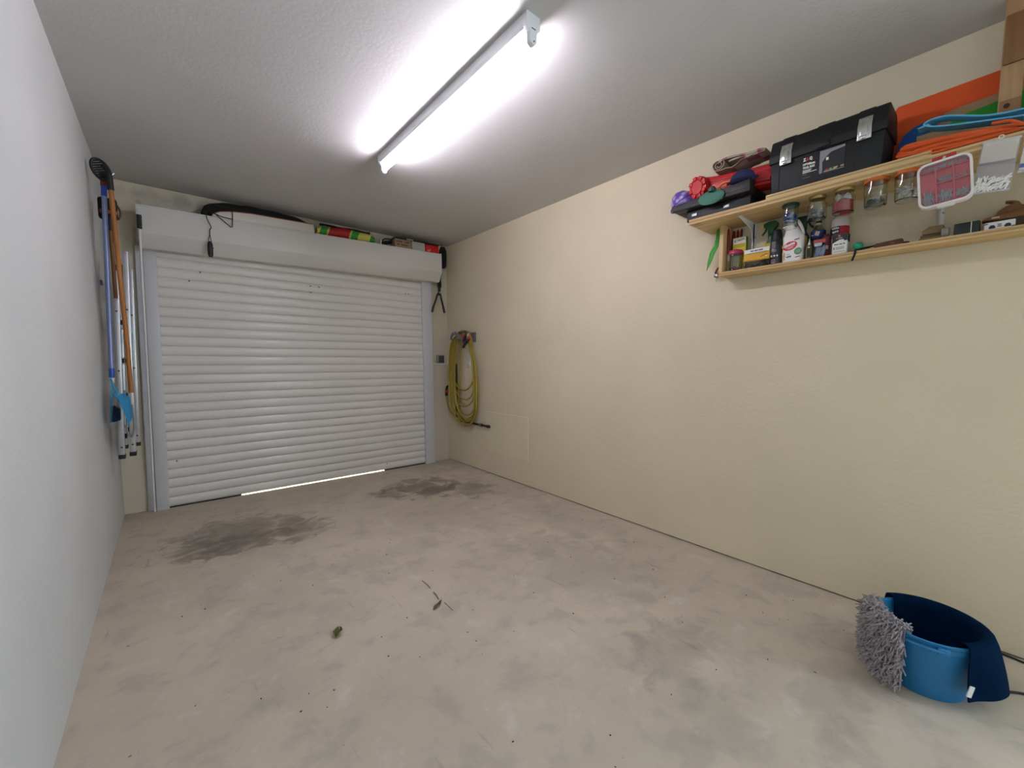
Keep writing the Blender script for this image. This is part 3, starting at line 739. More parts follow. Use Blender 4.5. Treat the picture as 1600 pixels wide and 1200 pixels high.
def fplugs(t, w, h):
    MB().box((0, -.0018, h * .27), (w * .92, .002, h * .40)).build('paper_insert', M('white_paper', 'd6cfc2', .8, amt=.03), t)
    MB().box((0, -.0026, h * .075), (w * .94, .0012, h * .035)).build('paper_fold', M('grey_paper', '98979c', .7), t)
    b = MB()
    for _ in range(80):
        c = Vector((rnd.uniform(-.45, .45) * w, rnd.uniform(-.006, -.002), rnd.uniform(-.47, -.22) * h)); a = rnd.gauss(.9, .5)
        d = Vector((math.cos(a), 0, math.sin(a))) * .009
        c.x = max(-w / 2 + .009, min(w / 2 - .009, c.x)); c.z = max(-h / 2 + .012, c.z)
        b.tube([c - d, c + d], .0022, 6)
    b.build('white_plugs', M('white_plugs', 'ece9e2', .5), t, kind='stuff')
bag('clear bag of white wall plugs hanging beside the red organizer', .067, 1.796, .088, .168, 6, fplugs)
def fstripe(t, w, h):
    MB().box((0, -.0018, 0), (w * .93, .002, h * .9)).build('paper_insert', M('white_paper', 'd6cfc2', .8, amt=.03), t)
    for z_ in (.1, -.36): MB().box((0, -.003, z_ * h), (w * .93, .001, h * .09)).build('blue_band', M('blue_print', '51649c', .6), t)
bag('small blue striped plastic packet hanging at the right edge of the shelf', -.022, 1.825, .068, .140, 5, fstripe)
MB_ring = MB().tube([(.006 * math.cos(a), 0, .006 * math.sin(a)) for a in [2 * PI * i / 14 for i in range(14)]], .0016, 6, True)
tag(MB_ring.build('hook_ring', white_plast), 'tiny white ring holding the bag of plugs on the shelf edge', 'ring', None, (XF - .006, .060, 1.889), QR)

# ------------------------------------------------------------------ things standing on the bottom board
ZL = ZB + .0203
# paint brushes in the left corner
rnd = random.Random(2)
brl = ['red handled paintbrush with pale ferrule leaning in the shelf corner, nearest the side panel', 'red handled paintbrush in the shelf corner, second from the side panel', 'red handled paintbrush in the shelf corner, third from the side panel', 'red handled paintbrush in the shelf corner, nearest the wall bracket']
for i in range(4):
    t = rt('paintbrush', brl[i], 'paintbrush', (2.645 if i == 0 else 2.7035), (1.029 if i == 0 else 1.043 - .0135 * i), ZL, 'paintbrushes standing in the shelf corner')
    t.rotation_euler = (Matrix.Rotation(QR, 3, 'Z') @ Matrix.Rotation(math.radians(-2 + 1.5 * i), 3, 'Y')).to_euler()
    MB().tube([(0, 0, .10), (0, 0, .13), (0, 0, .19), (0, 0, .228), (0, 0, .238)], [.006, .0072, .0078, .006, .003], 10).build('handle', M('dark_red_wood', '7f1c16', .4, amt=.15), t)
    MB().box((0, 0, .082), (.013, .008, .038), .002).build('ferrule', M('tin_ferrule', 'c7bfae', .4, .5), t)
    MB().prism([(-.0065, .064), (.0065, .064), (.008, .02), (.006, .0), (-.006, .0), (-.008, .02)], (0, -.004, 0), (1, 0, 0), (0, 0, 1), (0, .008, 0)).build('bristles', M('beige_bristle', 'a08f6c', .9, amt=.2, scale=200), t)
t = rt('small_box', 'small yellow box with green side behind the jar with magenta lid', 'box', 2.682, .988, ZL)
MB().box((0, 0, .094), (.068, .022, .186), .001).build('carton', M('yellow_card', 'd9c631', .6), t)
MB().box((.0345, 0, .094), (.0008, .021, .184)).build('side_print', M('green_card', '5f8a2c', .6), t)
MB().box((0, -.0114, .169), (.066, .0008, .030)).build('top_print', print_white, t)
for x, z, w, a in ((-.022, .168, .012, .9), (.0, .170, .016, .1), (.018, .174, .018, -.2)): MB().box((x, -.012, z), (w, .0006, .0028), 0, rotm('Y', a)).build('script_print', print_black, t)
for z, w in ((.146, .055), (.137, .058)): MB().box((0, -.0114, z), (w, .0006, .004)).build('print_line', M('olive_print', 'a59a20', .6), t)
t = rt('screw_top_jar', 'clear jar with magenta lid in front of the small yellow box', 'jar', 2.634, .988, ZL)
MB().lathe([(0, 0), (.029, 0), (.031, .004), (.033, .075), (.031, .090), (.029, .090), (.031, .075), (.029, .006), (0, .004)], (0, 0, 0), 26).build('glass', glass, t)
MB().lathe([(0, .0), (.0345, .0), (.035, .012), (.031, .020), (.012, .026), (0, .027)], (0, 0, .089), 26).build('lid', M('magenta_lid', 'b02450', .45), t)
b = MB(); rods(b, 50, random.Random(4), .025, .006, .022, .006, .014, .003, .004, 6); b.build('red_beads', M('red_beads', 'a2283f', .5, amt=.3), t, kind='stuff')
t = rt('clear_tray', 'shallow clear tray of dark bits under the flat yellow box', 'tray', 2.650, .885, ZL)
MB().box((0, 0, .019), (.118, .085, .036), .004).build('tray', M('clear_tray', 'eef2ee', .08, trans=1., alpha=.35, amt=0), t)
b = MB()
for _ in range(60):
    c = Vector((rnd.uniform(-.05, .05), rnd.uniform(-.035, .035), rnd.uniform(.005, .020))); b.box(c, (.010, .008, .006), .001, Matrix.Rotation(rnd.uniform(0, 6), 3, 'Z'), 1)
b.build('dark_bits', M('dark_bits', '3a3634', .5, amt=.5, scale=60), t, kind='stuff')
t = rt('flat_box', 'flat yellow and white cardboard box on top of the clear tray', 'box', 2.648, .882, ZL + .0375)
MB().box((0, 0, .032), (.124, .040, .062), .001).build('carton', M('amber_card', 'd8a524', .6), t)
MB().box((0, -.0204, .052), (.122, .0008, .020)).build('white_band', print_white, t)
for x, w in ((-.022, .016), (-.002, .018), (.02, .020)): MB().box((x, -.0212, .052), (w, .0006, .0055)).build('lettering', M('dark_grey_print', '4c4c50', .6), t)
MB().box((0, -.0207, .0405), (.10, .0006, .0022)).build('print_line', print_black, t)
MB().box((.036, -.0207, .022), (.034, .0006, .0026), 0, rotm('Y', -.3)).build('print_line', print_black, t)
MB().box((.046, -.0210, .018), (.010, .0006, .004)).build('print_mark', print_white, t)
MB().box((0, -.0206, .006), (.12, .0006, .004)).build('print_line', M('ochre_print', 'c08a18', .6), t)
def spray(label, x, y, col, hz, face=1, nozzle='e0c52e'):
    t = rt('spray_bottle', label, 'bottle', x, y, ZL)
    MB().lathe([(0, 0), (.024, 0), (.026, .006), (.026, .095), (.021, .125), (.011, .150), (.011, hz - .035), (0, hz - .035)], (0, 0, 0), 22, None, 1.25, .72).build('body', M(col + '_b', col, .4, amt=.08), t)
    MB().box((0, -.0192, .10), (.045, .001, .05), .0).build('label', M('yellow_label', 'c8a22a', .6), t)
    MB().prism([(-.034, .018), (-.034, .036), (-.010, .044), (.020, .044), (.030, .034), (.028, .012), (.016, .004), (.012, -.02), (-.012, -.02), (-.012, .012)], (0, -.013, hz - .044), (face, 0, 0), (0, 0, 1), (0, .026, 0), .003).build('spray_head', M(col + '_h', col, .45, amt=.08), t)
    MB().box((-.039 * face, 0, hz - .017), (.012, .016, .016), .002).build('nozzle', M('noz' + nozzle, nozzle, .5), t)
    MB().tube(spline([(-.022 * face, 0, hz - .03), (-.028 * face, 0, hz - .045), (-.042 * face, 0, hz - .062)]), [.0045] * 12 + [.003], 8).build('trigger', M(col + '_t', '163a24', .45), t)
spray('dark green spray bottle with yellow nozzle behind the black aerosol', 2.688, .838, '1f5a2e', .236)
spray('second spray bottle, dark with black nozzle, behind the white jug', 2.690, .694, '1d4034', .225, -1, '1b1b1b')
t = rt('aerosol_can', 'black aerosol can beside the white jug on the lower shelf', 'can', 2.635, .792, ZL)
MB().lathe([(0, 0), (.0255, 0), (.027, .004), (.027, .112), (.024, .120), (0, .120)], (0, 0, 0), 26).build('body', M('black_can', '18171a', .3, amt=.1, coat=.3), t)
MB().lathe([(0, .05), (.019, .05), (.022, .044), (.0245, 0), (0, 0)], (0, 0, .120), 26).build('cap', black_plast, t)
for z, h_, w in ((.094, .034, .018), ): MB().box((-.004, -.0272, z), (w, .001, h_)).build('label', M('grey_label', '5d5c60', .5), t)
for z, w in ((.070, .022), (.064, .020), (.022, .020), (.014, .022), (.008, .018)): MB().box((-.003, -.0274, z), (w, .001, .0026)).build('print_line', M('dim_white', 'a5a3a4', .6), t)
for x in (-.012, .001, .012): MB().box((x, -.0276 + abs(x) * .25, .042), (.0075, .001, .0075), 0, rotm('Y', PI / 4)).build('hazard_mark', print_white, t)
# white jug
t = rt('cleaner_jug', 'white jug with handle, red oval and green round label on the lower shelf', 'jug', 2.636, .716, ZL)
jug = M('white_jug', 'e9e6e0', .42, amt=.03)
zz = [(0, 0), (.95, 0), (1, .006), (1, .108), (.985, .122), (.86, .136), (.62, .160), (.40, .180), (.34, .190), (.34, .205)]
def jsec(k): return rrect(.090 * k, .052 * (k * .6 + .4), min(.020, .022 * k), 5)
bj = bmesh.new(); rings = []
for k, z in zz[1:]:
    off = -.018 * max(0, (z - .13) / .07) if z > .13 else 0
    rings.append([bj.verts.new((p[0] + off, p[1], z)) for p in jsec(k)])
for A, B in zip(rings, rings[1:]):
    for j in range(len(A)): bj.faces.new((A[j], A[(j + 1) % len(A)], B[(j + 1) % len(A)], B[j]))
bj.faces.new(list(reversed(rings[0]))); bj.faces.new(rings[-1])
MB().join(bj).build('body', jug, t)
MB().tube(spline([(-.008, 0, .198), (.010, 0, .196), (.022, 0, .180), (.032, 0, .155), (.038, 0, .128)]), .0075, 10).build('handle', jug, t)
MB().lathe([(0, 0), (.017, 0), (.017, .012), (.014, .016), (0, .016)], (-.019, 0, .203), 20).build('cap', white_plast, t)
lab = MB().prism([(.031 * math.cos(a), .020 * math.sin(a)) for a in [2 * PI * i / 28 for i in range(28)]], (0, 0, 0), (1, 0, 0), (0, 0, 1), (0, .001, 0)).build('oval_label', print_red, t)
lab.location = (-.008, -.0272, .076); lab.rotation_euler = (0, -.28, 0)
text('closte', .019, print_white, lab, (-.026, -.0004, .001), width=.050, bold=.0012)
for i, w in ((0, .040), (1, .024)): MB().box((0, -.0006, -.006 - .006 * i), (w, .0006, .0034)).build('print_line', M('pink_print', 'e4b7b2', .6), lab)
MB().prism([(-.013, .003), (-.006, .001), (-.002, .010), (-.008, .016)], (-.022, -.0008, 0), (1, 0, 0), (0, 0, 1), (0, .0008, 0)).build('splash_print', M('orange_print', 'd08a34', .6), lab)
MB().lathe([(0, 0), (.0165, 0), (.0165, .001), (0, .001)], (.027, -.0262, .046), 24, rotm('X', PI / 2)).build('round_label', M('green_print', '5c8a66', .6), t)
for z in (.050, .045, .041): MB().box((.027, -.0277, z), (.018, .0006, .0018)).build('print_line', M('pale_green', '9dbba2', .6), t)
for x, z, w, h_, c in ((-.012, .026, .022, .005, '2d4468'), (-.010, .021, .016, .002, '8a97a4'), (.026, .020, .020, .004, '8a3a4a'), (.020, .103, .022, .006, '8c5070'), (-.014, .036, .014, .006, 'a9bfb4')):
    MB().box((x, -.0264, z), (w, .0006, h_), 0, rotm('Y', -.12)).build('print_line', M('pr' + c, c, .6), t)
MB().box((-.034, -.0262, .030), (.012, .0006, .034)).build('figure_print', M('beige_print', 'b89c74', .6), t)
# clear bottle with blue label
t = rt('clear_bottle', 'clear plastic bottle with blue label and black cap on the lower shelf', 'bottle', 2.682, .629, ZL)
MB().lathe([(0, 0), (.027, 0), (.029, .005), (.029, .128), (.026, .142), (.012, .164), (.011, .174), (.009, .174), (.010, .163), (.024, .141), (.027, .127), (.027, .006), (0, .004)], (0, 0, 0), 24).build('bottle', M('clear_pet', 'e8ece9', .08, trans=1., alpha=.5, amt=0), t)
MB().lathe([(.0297, .104), (.0302, .104), (.0302, .137), (.0297, .137)], (0, 0, 0), 24, close=True).build('label', M('blue_label', '26357c', .5, amt=.1), t)
MB().box((.004, -.0305, .122), (.018, .001, .020), .0, rotm('Y', .3)).build('label_print', M('cream_print', 'cdc9b4', .6), t)
MB().box((-.016, -.0272, .116), (.010, .001, .003), 0).build('label_print', print_white, t)
MB().lathe([(0, .0), (.013, .0), (.013, .008), (0, .008)], (0, 0, .166), 18).build('collar', M('cream_collar', 'cfc6b6', .5), t)
MB().lathe([(0, .0), (.0125, .0), (.0115, .011), (0, .011)], (0, 0, .174), 18).build('cap', black_plast, t)
t = rt('glue_bottle', 'tiny yellow and black bottle with white tip in front of the clear bottle', 'bottle', 2.625, .648, ZL)
MB().lathe([(0, 0), (.0125, 0), (.0135, .003), (.0135, .058), (.008, .066), (0, .066)], (0, 0, 0), 18).build('body', M('olive_bottle', '6d6230', .4, amt=.2), t)
MB().box((.003, -.0132, .030), (.014, .0015, .040), .0).build('label', print_black, t)
MB().box((.003, -.0142, .054), (.006, .001, .004)).build('label_print', print_white, t)
MB().tube([(0, 0, .066), (0, 0, .074), (0, 0, .082), (0, 0, .098)], [.006, .006, .003, .0015], 10).build('nozzle', M('milky_nozzle', 'cfc8bc', .4), t)
t = rt('screw_packet', 'clear packet of long screws with red header on the lower shelf', 'packet', 2.618, .603, ZL)
MB().box((0, .002, .044), (.046, .012, .086), .004).build('blister', M('blister_film', 'f2f2f4', .08, trans=1., alpha=.3, amt=0), t)
MB().box((0, -.0045, .074), (.046, .0012, .016), .0).build('header', M('pinkish_red', 'a8444a', .6), t)
MB().box((-.006, -.005, .060), (.030, .0012, .014), .0).build('header_print', M('pale_blue_print', 'aab6c2', .6), t)
b = MB(); rnd = random.Random(21)
for _ in range(34):
    x = rnd.uniform(-.016, .018); b.tube([(x - .006 + rnd.uniform(-.004, .004), rnd.uniform(-.002, .006), .006), (x + rnd.uniform(-.004, .010), rnd.uniform(-.002, .006), rnd.uniform(.040, .056))], .0016, 5)
b.build('screws', M('bluish_screws', '8890a0', .3, .8, amt=.2), t, kind='stuff')
t = rt('small_can', 'dark red can tucked behind the screw packet and the black and white can', 'can', 2.650, .588, ZL)
MB().lathe([(0, 0), (.0175, 0), (.018, .002), (.0172, .004), (.0172, .092), (.018, .094), (.0172, .097), (.013, .099), (0, .099)], (0, 0, 0), 22).build('body', M('dark_red_can', '6e1b22', .4), t)
MB().lathe([(0, .0), (.012, .0), (.012, .009), (0, .009)], (0, 0, .099), 18).build('cap', M('brown_cap', '3a1517', .4), t)
MB().box((.008, -.0155, .046), (.011, .0012, .016), 0, rotm('Z', .45)).build('label_print', M('greyish_print', 'b2a9a6', .6), t)
t = rt('white_spirit_bottle', 'tall white topped bottle with red and black label behind the black and white can', 'bottle', 2.677, .543, ZL)
MB().lathe([(0, 0), (.032, 0), (.034, .004), (.034, .190 - .04), (.033, .165), (.026, .182), (.017, .19), (0, .19)], (0, 0, 0), 26).build('body', M('milky_bottle', 'cfc7c4', .45, amt=.03), t)
lb = MB().lathe([(.0342, .083), (.0347, .083), (.0347, .134), (.0342, .134)], (0, 0, 0), 26, close=True).build('label', M('label_red', 'b01a2a', .5), t)
def cyl_patch(mb, r, a0, a1, z0, z1, n=8):
    mb.grid(lambda u, v: (r * math.cos(a0 + (a1 - a0) * u), r * math.sin(a0 + (a1 - a0) * u), z0 + (z1 - z0) * v), n, 1, .0006); return mb
cyl_patch(MB(), .0352, -PI * .98, -PI * .44, .098, .134).build('label_print', print_black, lb)
cyl_patch(MB(), .0352, -PI * .98, -PI * .50, .084, .098).build('label_print', M('label_pink', 'bf5060', .5), lb)
text('white', .014, print_white, lb, (-.024, -.0352, .121), (PI / 2, 0, -.22), width=.030, bold=.0005)
text('spirit', .014, print_white, lb, (-.021, -.0352, .106), (PI / 2, 0, -.22), width=.026, bold=.0005)
t = rt('metal_can', 'squat black and white metal can at the front of the lower shelf', 'can', 2.620, .524, ZL)
MB().box((0, 0, .044), (.056, .040, .088), .005).build('body', M('white_tin', 'e2ded7', .4), t)
MB().prism([(-.0275, .086), (-.0275, .048), (.0, .062), (.014, .062), (.016, .055), (.0275, .055), (.0275, .086)], (0, -.0208, 0), (1, 0, 0), (0, 0, 1), (0, .001, 0)).build('black_label', print_black, t)
MB().box((.0284, 0, .069), (.001, .034, .034)).build('black_label', print_black, t)
MB().lathe([(0, 0), (.0048, 0), (.0048, .001), (0, .001)], (-.002, -.0208, .078), 20, rotm('X', PI / 2)).build('round_mark', M('pink_mark', 'c85a62', .5), t)
text('C', .006, print_white, t, (-.004, -.0222, .076), width=.0036)
text('A-CORES', .0065, print_white, t, (-.014, -.0214, .066), width=.024)
for x, w in ((-.012, .016), (.004, .010), (.016, .008)): MB().box((x, -.0206, .042), (w, .0006, .0038)).build('print_line', print_black, t)
MB().box((-.020, -.0206, .025), (.003, .0006, .010)).build('print_mark', print_black, t)
for z, w in ((.029, .032), (.025, .030), (.021, .032), (.010, .04)): MB().box((.002, -.0206, z), (w, .0006, .0016)).build('print_line', M('mid_grey_print', '77757a', .6), t)
MB().lathe([(0, 0), (.012, 0), (.012, .004), (0, .004)], (-.006, 0, .088), 18).build('cap', M('black_cap', '2a1a1b', .4), t)
# bungee ball, cord, knife, wooden blocks, boxes
t = rt('bungee_ball', 'green ball on a black elastic strap hanging over the shelf edge', 'bungee', 2.612, .459, ZL)
MB().lathe([(0, -.017)] + [(.019 * math.sin(PI * i / 12), -.017 * math.cos(PI * i / 12)) for i in range(1, 12)] + [(0, .017)], (0, 0, .022), 20).build('ball', M('sea_green_plastic', '1c8c6c', .5), t)
MB().tube(spline([(.055, .005, .014), (.02, -.003, .010), (0, -.010, .006), (-.004, -.0215, .002), (-.006, -.0235, -.016), (-.014, -.0235, -.042)]), .0042, 8, flat=.5).build('strap', black_soft, t)
MB().tube(spline([(-.05, .012, .0035), (-.025, .006, .0035), (.0, .0, .006), (.03, .006, .010), (.056, .012, .016)]), .0035, 8).build('strap', black_soft, t)
t = rt('pocket_knife', 'long brown wooden folding knife lying on the lower shelf beside the green ball', 'knife', 2.622, .357, ZL)
MB().prism([(-.050, .002), (.040, 0), (.046, .008), (.044, .024), (.036, .026), (-.046, .020)], (0, -.010, 0), (1, 0, 0), (0, 0, 1), (0, .020, 0), .003).build('handle', plywood('mahogany', '5d2c17', '47200f', 0), t)
MB().tube(spline([(.043, 0, .008), (.056, -.002, .008), (.062, 0, .006), (.056, .006, .004)]), .0035, 6).build('cord', black_soft, t)
MB().box((.012, -.0104, .012), (.012, .001, .008)).build('stamp', M('rust_mark', '7d4426', .6), t)
olive = plywood('olive_wood', '7c6740', '67542f', 0); 
t = rt('wooden_block', 'olive brown wooden block lowest of the stack under the shelf bracket', 'block', 2.640, .232, ZL, 'stacked wooden blocks'); MB().box((0, 0, .006), (.066, .05, .012), .001).build('block', olive, t)
t = rt('wooden_block', 'thin dark wooden block in the middle of the stack under the shelf bracket', 'block', 2.642, .230, ZL + .0122, 'stacked wooden blocks'); MB().box((0, 0, .005), (.064, .05, .010), .001, rotm('Z', .05)).build('block', plywood('dark_block', '5e4a2b', '4a3920', 0), t)
t = rt('wooden_block', 'largest wooden block on top of the stack under the shelf bracket', 'block', 2.640, .226, ZL + .0226, 'stacked wooden blocks')
MB().prism([(-.030, .002), (.030, 0), (.030, .030), (-.012, .030), (-.030, .016)], (0, -.025, 0), (1, 0, 0), (0, 0, 1), (0, .05, 0), .0015).build('block', olive, t)
t = rt('tape_roll', 'grey roll of tape beside the stacked wooden blocks', 'tape', 2.622, .190, ZL + .0205)
MB().lathe([(.009, -.010), (.020, -.010), (.020, .010), (.009, .010)], (0, 0, 0), 22, rotm('Y', PI / 2) @ rotm('X', .0), close=True).build('roll', M('grey_tape', '86827c', .5), t)
t = rt('dark_box', 'dark green black box with white band on the lower shelf', 'box', 2.640, .133, ZL)
MB().box((0, 0, .023), (.068, .05, .045), .003).build('body', M('dark_green_card', '16241c', .5, amt=.15), t)
MB().box((.012, -.0252, .023), (.0022, .001, .044)).build('band', print_white, t)
MB().box((.012, 0, .0456), (.0022, .05, .001)).build('band', print_white, t)
t = rt('plastic_clip', 'white plastic connector strip with dark slots on the lower shelf', 'connector', 2.626, .050, ZL)
MB().box((0, 0, .015), (.076, .020, .029), .003).build('body', white_plast, t)
for x in (-.018, .020):
    MB().prism([(x - .008, .006), (x + .008, .006), (x + .008, .012), (x + .004, .018), (x - .004, .018), (x - .008, .012)], (0, -.0106, 0), (1, 0, 0), (0, 0, 1), (0, .001, 0)).build('slot', M('navy_slot', '23264a', .5), t)
for x, z in ((0, .012), (0, .018), (-.034, .024), (.034, .006)): MB().box((x, -.0104, z), (.010, .001, .003)).build('slot', M('navy_slot', '23264a', .5), t)
t = rt('dark_plank', 'dark brown board lying behind the white connector strip', 'board', 2.672, .0, ZL)
MB().box((.02, 0, .020), (.20, .050, .040), .002).build('board', plywood('dark_board', '4a3722', '3a2a19', 0), t)
t = rt('wooden_plane', 'curved brown wooden hand plane with dark pointed horn on dark board', 'plane', 2.668, .012, ZL + .0405)
pl = plywood('brown_plane_wood', '7c5227', '65401b', 0)
MB().prism([(-.085, .004), (-.03, 0), (.14, 0), (.14, .030), (.02, .030), (-.02, .022), (-.055, .016), (-.078, .012)], (0, -.022, 0), (1, 0, 0), (0, 0, 1), (0, .044, 0), .002).build('sole', pl, t)
MB().prism([(-.052, .018), (-.046, .032), (-.028, .046), (-.008, .054), (-.010, .056), (-.030, .062), (-.028, .066), (-.006, .062), (.004, .056), (.010, .045), (.03, .036), (.14, .036), (.14, .028), (.0, .028)], (0, -.016, 0), (1, 0, 0), (0, 0, 1), (0, .032, 0), .001).build('horn', pl, t)
MB().box((-.050, -.0226, .010), (.02, .001, .006), .0).build('paper_mark', M('pale_mark', 'c9b48e', .7), t)
# leaf and pliers hung on the outside of the side panel
t = rt('plastic_leaf', 'bright green curved plastic blade hanging outside the shelf side panel', 'blade', 2.655, 1.105, 1.648)
lf = [(-.052, 0), (-.046, .05), (-.036, .10), (-.018, .13), (-.006, .17), (.004, .235), (.016, .235), (.016, .17), (.010, .125), (-.008, .095), (-.026, .05)]
MB().prism(lf, (0, -.004, 0), (1, 0, 0), (0, 0, 1), (0, .007, 0), .002).build('blade', M('bright_green', '3aa321', .45, amt=.12), t)
MB().tube([(-.045, -.0045, .03), (-.032, -.0045, .09), (-.006, -.0045, .13), (.006, -.0045, .19)], .0016, 6).build('rib', M('deep_green', '2a7d18', .5), t)
t = rt('pliers', 'dark red handled pliers hanging below the green blade', 'pliers', 2.680, 1.098, 1.600)
MB().tube(spline([(-.020, 0, .032), (-.008, 0, .055), (.010, 0, .072)]), .0055, 8).build('handle', M('maroon_grip', '6b1a22', .5), t)
MB().tube(spline([(-.004, 0, .026), (.004, 0, .05), (.012, 0, .072)]), .005, 8).build('handle', M('maroon_grip', '6b1a22', .5), t)
MB().box((-.012, 0, .018), (.026, .010, .022), .004, rotm('Y', .5)).build('jaw', M('dull_steel', '77736f', .4, .8), t)
MB().tube([(-.010, 0, .008), (-.014, 0, -.012)], .0015, 6).build('tip', M('dull_steel', '77736f', .4, .8), t)

# ------------------------------------------------------------------ things lying on the shutter box
def ontop(x): return boxtop(x) + .0015
YB = D - .20
t = thing('black_bag', 'long soft black bag squeezed between shutter box and ceiling', 'bag', (.93, D - .085, ontop(.93)), rot=(0, -TILT, 0))
def fb(u, v):
    x = -.385 + .77 * u; a = v * 2 * PI
    hh = .079 * (math.sin(PI * min(.999, max(.001, u))) ** .20) * (1.0 - .06 * u + .02 * math.sin(9 * u))
    return (x, .070 * math.cos(a) * (.4 + .6 * math.sin(PI * min(.98, max(.02, u))) ** .3), hh * (1 + math.sin(a)) + .002 * math.sin(30 * u + 4 * a))
MB().grid(fb, 36, 16).build('bag_body', black_soft, t)
MB().tube([(-.30 + .6 * i / 14, -.060, .10 - .028 * (i / 14)) for i in range(15)], .003, 6).build('zip', black_plast, t)
t = thing('body_board', 'white foam board with rounded left end lying on the shutter box front edge', 'board', (.955, YB + .024, ontop(.955)), rot=(0, -TILT, 0))
bp = [(.352, 0), (.356, .01), (.352, .062), (.34, .068)] + [(-.10, .066), (-.22, .056), (-.30, .040), (-.345, .018), (-.352, .006), (-.345, 0)]
MB().prism(bp, (0, -.020, 0), (1, 0, 0), (0, 0, 1), (0, .036, 0), .002).build('foam_core', M('white_foam', 'd8d4cc', .7, amt=.03), t)
tp = [(-.352, .0085), (-.345, .0205), (-.30, .0425), (-.22, .0585), (-.10, .0685), (.34, .0705)]
b = MB()
for p, q in zip(tp, tp[1:]): b.prism([p, q, (q[0], q[1] + .003), (p[0], p[1] + .003)], (0, -.021, 0), (1, 0, 0), (0, 0, 1), (0, .037, 0))
b.build('printed_skin', M('orange_skin', '9c4a22', .5, amt=.5, scale=9), t)
def bulge(name, lab, cat, x0, x1, h, mat, y=D - .15, dy=.05, seams=()):
    xc = (x0 + x1) / 2; t = thing(name, lab, cat, (xc, y, ontop(xc)), rot=(0, -TILT, 0))
    w = (x1 - x0) / 2
    def f(u, v):
        a = v * 2 * PI; e = math.sin(PI * min(.985, max(.015, u))) ** .16
        return (-w + 2 * w * u, dy * math.cos(a) * (.5 + .5 * e), h / 2 * e * (1 + math.sin(a)) * (1 + .05 * math.sin(13 * u + 2)) + .0015 * math.sin(22 * u + 3 * a))
    MB().grid(f, 30, 16).build('bag_body', mat, t); return t
def rg():
    mt = bpy.data.materials.new('red_green_print'); mt.use_nodes = True; k = Nodes(mt); b = mt.node_tree.nodes['Principled BSDF']
    P = k.n('TexCoord').outputs['Object']; w = k.n('TexWave', Scale=.75, Distortion=6.0, Detail=1.0); w.inputs['Phase Offset'].default_value = 1.0; k.l(P, w.inputs[0])
    x = k.n('ValToRGB'); x.color_ramp.interpolation = 'CONSTANT'; e = x.color_ramp.elements
    e[0].position, e[0].color = 0, lin('a3161c'); e[1].position, e[1].color = .38, lin('b9b54a')
    q = e.new(.5); q.color = lin('2b8a2a'); q = e.new(.88); q.color = lin('c4bf58')
    k.l(w.outputs[1], x.inputs[0]); k.l(x.outputs[0], b.inputs['Base Color']); b.inputs['Roughness'].default_value = .6
    return mt
t = bulge('beach_bag', 'rolled red and green patterned bag lying on the shutter box', 'bag', 1.335, 1.84, .092, rg())
MB().tube([(-.22 + .44 * i / 12, .0, .094 + .003 * math.sin(i)) for i in range(13)], .010, 8).build('black_trim', black_soft, t)
t = thing('cable_bundle', 'small dark bundle of cable beside the red and green bag', 'cable', (1.965, D - .14, ontop(1.965)), rot=(0, -TILT, 0))
for k in range(4):
    MB().tube([((.055 - .004 * k) * math.cos(a), .03 * math.sin(a) - .01 * k, .012 + .012 * k + .010 * math.sin(a + k)) for a in [2 * PI * i / 24 for i in range(24)]], .006, 7, True).build('loop', black_plast, t)
MB().box((-.062, -.02, .026), (.010, .03, .052), .002).build('buckle', white_plast, t)
# crate of small boxes at the right end of the shutter box
zt = ontop(2.3)
t = thing('crate_lid', 'flat black lid lying on the row of small boxes above the shutter', 'lid', (2.265, D - .145, zt + .0795), rot=(0, -TILT, 0))
MB().prism([(-.235, 0), (.255, 0), (.255, .008), (.20, .012), (-.215, .020), (-.235, .012)], (0, -.05, 0), (1, 0, 0), (0, 0, 1), (0, .10, 0), .002).build('lid', black_plast, t)
MB().box((-.075, -.0506, .007), (.07, .001, .008)).build('label_strip', M('pale_strip', 'b5b2ac', .5), t)
t = thing('cardboard_box', 'brown cardboard box with handwriting above the shutter', 'box', (2.118, D - .15, ontop(2.118)), rot=(0, -TILT, 0))
MB().box((0, 0, .039), (.170, .09, .076), .001).build('carton', M('tan_card', '94795a', .8, amt=.1), t)
ink = M('dark_ink', '2a1d14', .7)
text('WINE   CART', .020, ink, t, (-.072, -.0456, .048), width=.145, bold=.0008)
text('M  CABLE', .020, ink, t, (-.060, -.0456, .020), width=.110, bold=.0008)
t = thing('grey_box', 'pale grey box between the handwritten carton and the red box', 'box', (2.284, D - .15, ontop(2.284)), rot=(0, -TILT, 0))
MB().box((0, 0, .039), (.138, .09, .076), .002).build('carton', M('grey_green_card', 'a7aaa0', .6), t)
MB().box((0, -.0456, .058), (.134, .001, .003)).build('lid_edge', M('grey_edge', '8a8d84', .6), t)
t = thing('red_box', 'bright red rounded box at the right end of the shutter box', 'box', (2.442, D - .145, ontop(2.442)), rot=(0, -TILT, 0))
MB().box((0, 0, .039), (.150, .09, .076), .010).build('carton', M('bright_red', 'c5141b', .45), t)
for x, z, w, h_ in ((-.045, .014, .026, .010), (-.028, .026, .008, .014)): MB().box((x, -.0456, z), (w, .001, h_), .0).build('print_mark', M('pale_pink', 'd9a6a4', .6), t)
t = thing('black_holdall', 'soft black pouch hanging in the gap beside the shutter box', 'pouch', (2.612, D - .10, 2.135))
MB().lathe([(0, 0), (.030, .004), (.042, .03), (.045, .10), (.044, .19), (.030, .225), (0, .232)], (0, 0, 0), 20, None, .95, .62).build('pouch', black_soft, t)
MB().tube([(-.012, 0, .23), (-.01, .01, .25), (0, .02, .26)], .004, 6).build('hook', black_plast, t)
